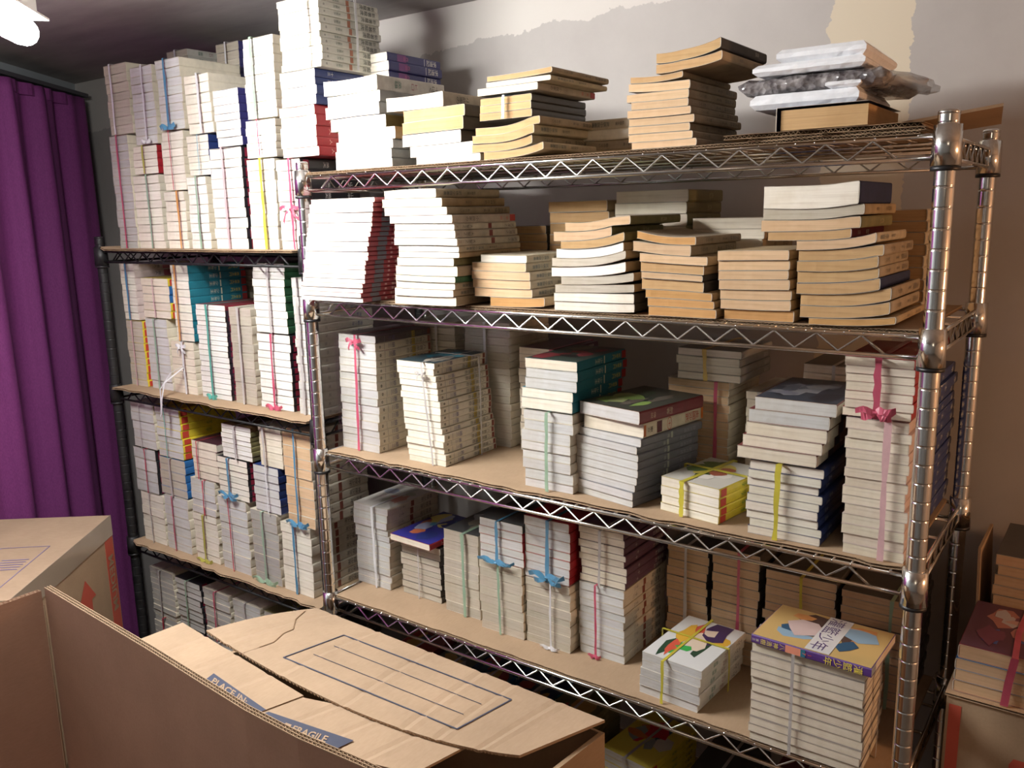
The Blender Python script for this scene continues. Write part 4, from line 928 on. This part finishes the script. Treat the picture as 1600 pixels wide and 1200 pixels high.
def far_y(x):
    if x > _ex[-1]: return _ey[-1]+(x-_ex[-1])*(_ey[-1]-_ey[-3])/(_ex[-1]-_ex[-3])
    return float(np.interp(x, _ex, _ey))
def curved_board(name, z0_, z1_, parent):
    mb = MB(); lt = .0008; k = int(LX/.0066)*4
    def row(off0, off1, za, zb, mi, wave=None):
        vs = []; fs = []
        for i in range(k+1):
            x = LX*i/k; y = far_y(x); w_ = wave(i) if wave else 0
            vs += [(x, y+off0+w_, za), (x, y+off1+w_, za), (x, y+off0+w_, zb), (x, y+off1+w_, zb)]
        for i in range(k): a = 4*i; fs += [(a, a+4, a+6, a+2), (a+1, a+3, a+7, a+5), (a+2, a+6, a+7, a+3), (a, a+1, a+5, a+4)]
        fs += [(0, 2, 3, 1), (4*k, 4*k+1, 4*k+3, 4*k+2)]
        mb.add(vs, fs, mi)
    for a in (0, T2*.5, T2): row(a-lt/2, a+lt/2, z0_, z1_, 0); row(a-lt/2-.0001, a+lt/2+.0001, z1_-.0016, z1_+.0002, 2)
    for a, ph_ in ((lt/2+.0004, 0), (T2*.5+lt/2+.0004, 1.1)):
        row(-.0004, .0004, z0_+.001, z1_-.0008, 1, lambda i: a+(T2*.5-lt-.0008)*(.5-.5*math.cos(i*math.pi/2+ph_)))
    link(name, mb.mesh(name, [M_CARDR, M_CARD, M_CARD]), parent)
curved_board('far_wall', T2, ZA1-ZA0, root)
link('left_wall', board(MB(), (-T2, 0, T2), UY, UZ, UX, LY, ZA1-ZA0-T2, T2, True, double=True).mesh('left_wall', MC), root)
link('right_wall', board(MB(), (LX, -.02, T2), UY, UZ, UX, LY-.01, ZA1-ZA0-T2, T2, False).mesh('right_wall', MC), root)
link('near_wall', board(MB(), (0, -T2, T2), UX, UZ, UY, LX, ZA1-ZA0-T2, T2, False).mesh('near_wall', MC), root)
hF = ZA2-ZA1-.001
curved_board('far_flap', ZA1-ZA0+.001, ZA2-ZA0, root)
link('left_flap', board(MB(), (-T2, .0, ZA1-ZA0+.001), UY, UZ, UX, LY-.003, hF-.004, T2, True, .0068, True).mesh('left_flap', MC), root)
# pale strip painting the light caught by the corner crease
mb = MB(); mb.strip([(.004, LY-.004, .26), (.003, LY-.003, .45), (.0015, LY-.002, ZA2-ZA0-.03)], (1, -1, 0), [.006, .004, .002], .0008)
link('lit_corner_crease', mb.mesh('lit_corner_crease', M_CARDL), root)

# -- closed carton with the printed flaps
zB = .925
far_l, far_r, near_l, near_r = Vector((.118, -.140, 0)), Vector((.785, -.150, 0)), Vector((.035, -.535, 0)), Vector((.745, -.540, 0))
s_ = thing('carton', 'closed carton under the one marked fragile', 'box', (.04, -.53, 0))
link('body', MB().box(.08, .70, .01, .37, 0, .47).mesh('body', M_CARD), s_)
ORG = Vector((.04, -.53, .475)); root = thing('fragile_carton', 'worn carton with pale flaps marked PLACE IN and FRAGILE', 'box', tuple(ORG))
def rel(p, z): return (p.x-ORG.x, p.y-ORG.y, z-ORG.z)
cc = (far_l+far_r+near_l+near_r)/4
def ins(p, d=.004): return p+(cc-p).normalized()*d
ring = [near_l, near_r, far_r, far_l]
mb = MB(); vs = [rel(p, z) for z in (.477, zB-.02) for p in ring]+[rel(ins(p, .009), z) for z in (.477, zB-.02) for p in ring]
fs = []
for i in range(4):
    j = (i+1) % 4; fs += [(i, j, 4+j, 4+i), (8+j, 8+i, 12+i, 12+j), (4+i, 4+j, 12+j, 12+i)]
fs.append((0, 3, 2, 1)); fs.append((8, 9, 10, 11))
link('body', mb.add(vs, fs).mesh('body', M_CARD), root)
def flap_surface(name, grid_pts, mat, t=.004, flute_row=None):
    """grid_pts[row][col] world points of the upper face; solid with thickness"""
    R_, C_ = len(grid_pts), len(grid_pts[0]); vs = []; fs = []
    for dz in (0, -t):
        for row in grid_pts:
            for p in row: vs.append((p[0]-ORG.x, p[1]-ORG.y, p[2]-ORG.z+dz))
    N = R_*C_
    for a in range(R_-1):
        for c in range(C_-1):
            q = a*C_+c; fs += [(q, q+1, q+C_+1, q+C_), (N+q, N+q+C_, N+q+C_+1, N+q+1)]
    for c in range(C_-1):
        fs += [(c, N+c, N+c+1, c+1), ((R_-1)*C_+c, (R_-1)*C_+c+1, N+(R_-1)*C_+c+1, N+(R_-1)*C_+c)]
    for a in range(R_-1):
        fs += [(a*C_, (a+1)*C_, N+(a+1)*C_, N+a*C_), (a*C_+C_-1, N+a*C_+C_-1, N+(a+1)*C_+C_-1, (a+1)*C_+C_-1)]
    mb = MB().add(vs, fs)
    return mb
def lerp(a, b, t): return a+(b-a)*t
# near flaps (two pieces, split), rising a little to the left
def zn(x): return .930+.052*(.74-x)/.70
def on_near(u, v):
    z = .95
    for _ in range(8): p = onz(u, v, z); z = zn(p[0])
    return Vector((p[0], p[1], z))
NL0, NL1 = on_near(215, 1000), on_near(282, 974)
SP0, SP1 = on_near(383, 1121), on_near(463, 1091)
RE = on_near(742, 1164)
ex = (SP0-NL0).normalized(); 
near_dir = (NL0-NL1)
def near_piece(a_far, b_far, a_near, b_near, C_=31, R_=4, sag=.0):
    g = []
    for r_ in range(R_):
        row = []
        for c in range(C_):
            f = r_/(R_-1); s = c/(C_-1)
            p = lerp(lerp(a_far, b_far, s), lerp(a_near, b_near, s), f); row.append((p.x, p.y, p.z-.0014*(c in (6, 14, 22))+.0008*(c in (7, 15, 23))))
        g.append(row)
    return g
ext = 1.35
a_far, b_far = NL1+(NL1-NL0)*.05, SP1+(SP1-SP0)*.15
a_near, b_near = NL0+near_dir*.55, SP0+(SP0-SP1)*.40
link('near_flap', flap_surface('near_flap', near_piece(a_far, b_far, a_near, b_near), None).mesh('near_flap', M_CARDL), root)
gap = ex*.004
c_far, d_far = b_far+gap-(SP1-SP0)*.05, RE+Vector((.0, .03, 0))
c_near, d_near = b_near+gap, RE+Vector((-.03, -.10, 0))
link('near_flap', flap_surface('near_flap', near_piece(c_far, d_far, c_near, d_near), None).mesh('near_flap', M_CARDL), root)
# navy band with the words
def band(a, b, c, d, name='printed_band'):
    q = [on_near(*p)+Vector((0, 0, .0012)) for p in (a, b, c, d)]
    return link(name, MB().add([p-ORG for p in q], [(0, 1, 2, 3)]).mesh(name, INK_NAVY), root)
band((317, 1066), (385, 1122), (416, 1110), (334, 1053)); band((390, 1124), (528, 1170), (553, 1158), (420, 1113))
def word(body, p_start, p_end, p_up, size_px):
    a, b, c = on_near(*p_start), on_near(*p_end), on_near(*p_up); e1 = (b-a).normalized(); e2 = (c-a).normalized()
    vs, fs = text2d(body, 1.0, bold=.022); wtxt = max(v[0] for v in vs); s = (b-a).length/wtxt; hh = (c-a).length/.72
    mb = MB().add([a+e1*v[0]*s+e2*v[1]*hh+Vector((0, 0, .0022))-ORG for v in vs], fs)
    link('lettering', mb.mesh('lettering', M_CARDL), root)
word('PLACE IN:', (329, 1068), (383, 1103), (335, 1060), 10)
word('FRAGILE', (453, 1144), (508, 1162), (460, 1135), 10)
word('■', (440, 1138), (450, 1142), (446, 1131), 10)
# far flap, hinged on the far edge, left end lifted and torn
FL, FR = np.array(onz(495, 950, zB+.006)), np.array(onz(945, 1125, zB+.001))
NLf, NRf = np.array(onz(322, 985, zB+.055)), np.array(onz(812, 1180, zB+.010))
NMf = np.array(onz(560, 1113, zB+.028))
g = []; R_, C_ = 7, 61
for r_ in range(R_):
    f = r_/(R_-1); row = []
    for c in range(C_):
        s = c/(C_-1); far = FL+(FR-FL)*s
        # quadratic through left, middle, right of the near edge
        k0, k1, k2 = (1-s)*(1-2*s), 4*s*(1-s), s*(2*s-1)
        near = NLf*k0+NMf*k1+NRf*k2
        p = far+(near-far)*f; p = p+np.array([0, 0, .006*math.sin(f*math.pi)*(1-s)-.0016*(c in (4, 15, 27, 38, 44, 52))+.0010*(c in (5, 16, 28, 39, 45, 53))])
        row.append(tuple(p))
    g.append(row)
link('far_flap', flap_surface('far_flap', g, None, .0045).mesh('far_flap', M_CARDL), root)
# corrugated edge of the lifted flap
mb = MB(); k = 360; vs = []; fs = []
for i in range(k+1):
    s = i/k; far = FL+(FR-FL)*s; near = NLf*((1-s)*(1-2*s))+NMf*(4*s*(1-s))+NRf*(s*(2*s-1)); q = near+(near-far)*.006
    z = -.0042+.0040*(.5-.5*math.cos(i*math.pi/2)); vs += [(near[0]-ORG.x, near[1]-ORG.y, near[2]-ORG.z+z), (q[0]-ORG.x, q[1]-ORG.y, q[2]-ORG.z+z)]
for i in range(k): fs.append((2*i, 2*i+2, 2*i+3, 2*i+1))
link('fluted_edge', mb.add(vs, fs).mesh('fluted_edge', M_CARDD), root)
def on_far(u, v):
    """point of the far flap's surface under a pixel"""
    d = ray(u, v); best = None
    for r_ in range(R_-1):
        for c in range(C_-1):
            for tri in ((g[r_][c], g[r_][c+1], g[r_+1][c+1]), (g[r_][c], g[r_+1][c+1], g[r_+1][c])):
                a, b, cc_ = [np.array(q) for q in tri]; n_ = np.cross(b-a, cc_-a); den = n_@d
                if abs(den) < 1e-12: continue
                t = n_@(a-CAM)/den; p = CAM+d*t
                w0 = np.cross(b-a, p-a)@n_; w1 = np.cross(cc_-b, p-b)@n_; w2 = np.cross(a-cc_, p-cc_)@n_
                if (w0 >= -1e-12 and w1 >= -1e-12 and w2 >= -1e-12) or (w0 <= 1e-12 and w1 <= 1e-12 and w2 <= 1e-12): return Vector(p)
    return Vector(onz(u, v, zB+.01))
def far_line(mb, p, q, wd):
    n_ = 14; pts = [on_far(p[0]+(q[0]-p[0])*i/n_, p[1]+(q[1]-p[1])*i/n_)+Vector((0, 0, .0012))-ORG for i in range(n_+1)]
    d = (pts[-1]-pts[0]).normalized(); mb.strip(pts, d.cross(UZ), wd, .0004)
mb = MB(); cr = [(443, 1028), (537, 993), (799, 1094), (714, 1140)]
for i in range(4): far_line(mb, cr[i], cr[(i+1) % 4], .0026)
link('printed_frame', mb.mesh('printed_frame', INK_NAVY), root)
mb = MB(); far_line(mb, (490, 1023), (724, 1117), .0011); far_line(mb, (522, 1010), (752, 1101), .0011)
link('printed_lines', mb.mesh('printed_lines', INK_NAVY), root)
mb = MB(); cw = [(372, 1024), (405, 1012), (428, 1004), (443, 990), (458, 984), (462, 968), (477, 955)]
for i in range(len(cw)-1): far_line(mb, cw[i], cw[i+1], .0018)
link('torn_crease', mb.mesh('torn_crease', M_CARDD), root)

# -- tall carton at the left
zC = .93
c_far_l, c_far_r, c_near_r = [Vector(onz(u, v, zC)) for u, v in ((0, 808), (172, 805), (0, 950))]
du = (c_near_r-c_far_r).normalized(); dn = Vector((du.y, -du.x, 0))      # dn points away to the left
if dn.x > 0: dn = -dn
s_ = thing('carton', 'closed carton supporting the taped carton at far left', 'box', tuple(Vector((c_far_r.x, c_far_r.y, 0))), math.atan2(du.y, du.x))
link('body', MB().box(0, .52, -.30, -.004, 0, .45).mesh('body', M_CARD), s_)
root = thing('taped_carton', 'taped brown carton marked MEDIUM in red beside the purple curtain', 'box', (c_far_r.x, c_far_r.y, .452), math.atan2(du.y, du.x))
HC = zC-.452; LC = .52; WC = .295
sgn = 1 if (Vector((-math.sin(math.atan2(du.y, du.x)), math.cos(math.atan2(du.y, du.x)), 0)).dot(dn) > 0) else -1
lo, hi2 = (0, WC) if sgn > 0 else (-WC, 0)
link('body', MB().box(0, LC, lo, hi2, 0, HC-.005).mesh('body', M_CARD), root)
link('top_flap', MB().box(.001, LC-.001, lo+.001, hi2-.001, HC-.0048, HC).mesh('top_flap', M_CARDL), root)
ys = 0 if sgn > 0 else 0
out = -sgn        # outward direction of the printed side, local y
M_TAPE = plain('brown_packing_tape', (.36, .29, .22), .22, 0, .4)
mb = MB(); mb.hexa([(x, y, z) for z in (HC-.055, HC+.0008) for x, y in ((.0, 0), (LC, 0), (LC, out*.0012), (.0, out*.0012))])
link('packing_tape', mb.mesh('packing_tape', M_TAPE), root)
mb = MB(); mb.hexa([(x, y, z) for z in (.01, HC-.056) for x, y in ((.004, 0), (.052, 0), (.052, out*.0006), (.004, out*.0006))])
link('red_band', mb.mesh('red_band', INK_RED), root)
vs, fs = text2d('MEDIUM', .042, bold=.02)
mb = MB().add([(.014+b, out*.0012, HC-.10-a) for a, b in vs], fs); link('lettering', mb.mesh('lettering', M_CARD), root)
mb = MB(); yq = out*.0008
mb.add([(.16, yq, .15), (.16, yq, HC-.165), (.135, yq, HC-.165), (.185, yq, HC-.105), (.235, yq, HC-.165), (.21, yq, HC-.165), (.21, yq, .15)], [(0, 1, 5, 6), (2, 3, 4)])
link('red_arrow', mb.mesh('red_arrow', INK_RED), root)
def on_c(u, v):
    p = Vector(onz(u, v, zC+.0008)); a = math.atan2(du.y, du.x); q = p-Vector((c_far_r.x, c_far_r.y, .452))
    return Vector((q.x*math.cos(a)+q.y*math.sin(a), -q.x*math.sin(a)+q.y*math.cos(a), HC+.0008))
mb = MB(); a, b, c = on_c(78, 853), on_c(0, 918), on_c(2, 857)
d_ = c+(b-a)
line_frame(mb, [a, b, d_, c], .002, (0, 0, 1)); link('printed_frame', mb.mesh('printed_frame', INK_PURPLE), root)
mb = MB(); e1 = (c-a).normalized(); e2 = (b-a).normalized()
for i in range(5):
    p = on_c(24, 875)+e2*.011*i*1.3; mb.strip([p-e1*.03, p+e1*.03], e2, .0035, .0003)
link('printed_lines', mb.mesh('printed_lines', INK_PURPLE), root)

# -- carton at the right edge with magazines
zD = 1.0; pD = onz(1480, 1080, zD)
s_ = thing('carton', 'closed carton under the red-striped one at right', 'box', (pD[0], pD[1], 0))
link('body', MB().box(0.002, .34, 0.002, .36, 0, .50).mesh('body', M_CARD), s_)
root = thing('striped_carton', 'brown carton with red stripe at bottom right corner', 'box', (pD[0], pD[1], .502))
HD = zD-.502
link('body', MB().box(0, .34, 0, .365, 0, HD-.0045).mesh('body', M_CARD), root)
link('top_flap', board(MB(), (-.002, -.004, HD-.0043), UX, UY, UZ, .344, .365, .0043, True, .0075).mesh('top_flap', [M_CARD, M_CARDD]), root)
link('red_stripe', MB().box(.004, .020, -.0007, 0, .02, HD-.018).mesh('red_stripe', INK_RED), root)
mb = MB(); mb.add([(.085, -.0007, HD-.085), (.09, -.0007, HD-.075), (.30, -.0007, HD-.075), (.30, -.0007, HD-.10), (.125, -.0007, HD-.10), (.125, -.0007, HD-.22), (.085, -.0007, HD-.22)], [(0, 1, 2, 3, 4), (0, 4, 5, 6)])
link('red_mark', mb.mesh('red_mark', INK_RED), root)
hD = ony(1474, 1003, pD[1]+.002)[2]-zD
bundle('pink-tied bundle of thick picture magazines on red-striped carton', pD[0]+.004+.15, pD[0]+.004+.30, pD[1]+.004+.172, zD+.0008, hD, 4, 'peach', 'blue', None, rz=math.pi, l=.172, jit=.003, top_art=art(BW, BL, (.10, .04, .07), 92, [(.05, .10, .30), (.38, .16, .14), (.45, .42, .44), (.16, .05, .09), (.50, .30, .26)], n=12), mix=['crimson'])
# the pink ribbon belongs to that bundle
_b = [o for o in COL.objects if o.get('label', '').startswith('pink-tied bundle of thick')][0]
_mb = MB(); _x = .082; _mb.strip([(_x, .1765, .0005), (_x-.003, .1765, hD*.5), (_x-.008, .1765, hD+.001)], (1, 0, 0), .010); _mb.strip([(_x-.008, .1765, hD+.0012), (_x-.004, .09, hD+.0012), (_x-.008, -.004, hD+.0012)], (1, 0, 0), .008)
link('ribbon', _mb.mesh('ribbon', M_RIBBON), _b, color=RIB['pink'])
xr0 = ony(1546, 900, pD[1]+.19)[0]
loose('stack behind the picture magazines at right edge', xr0, pD[1]+.185, zD+.0008, .13, .165, 9, ony(1546, 862, pD[1]+.19)[2]-zD, 'peach', 'dark', lean=(.01, 0), noun='paperback')
_t = thing('cardboard_flap', 'upright brown cardboard offcut standing beside the right-edge paperback stack', 'cardboard', (xr0-.012, pD[1]+.18, zD+.0005))
link('panel', MB().hexa([(0, 0, 0), (.004, 0, 0), (.004, .16, 0), (0, .16, 0), (-.006, 0, .16), (-.002, 0, .16), (-.004, .16, .15), (-.008, .16, .15)]).mesh('panel', M_CARDLINER), _t)
print('objects', len(bpy.data.objects), 'tris', sum(len(m.loop_triangles) if m.loop_triangles else sum(len(p.vertices)-2 for p in m.polygons) for m in bpy.data.meshes))
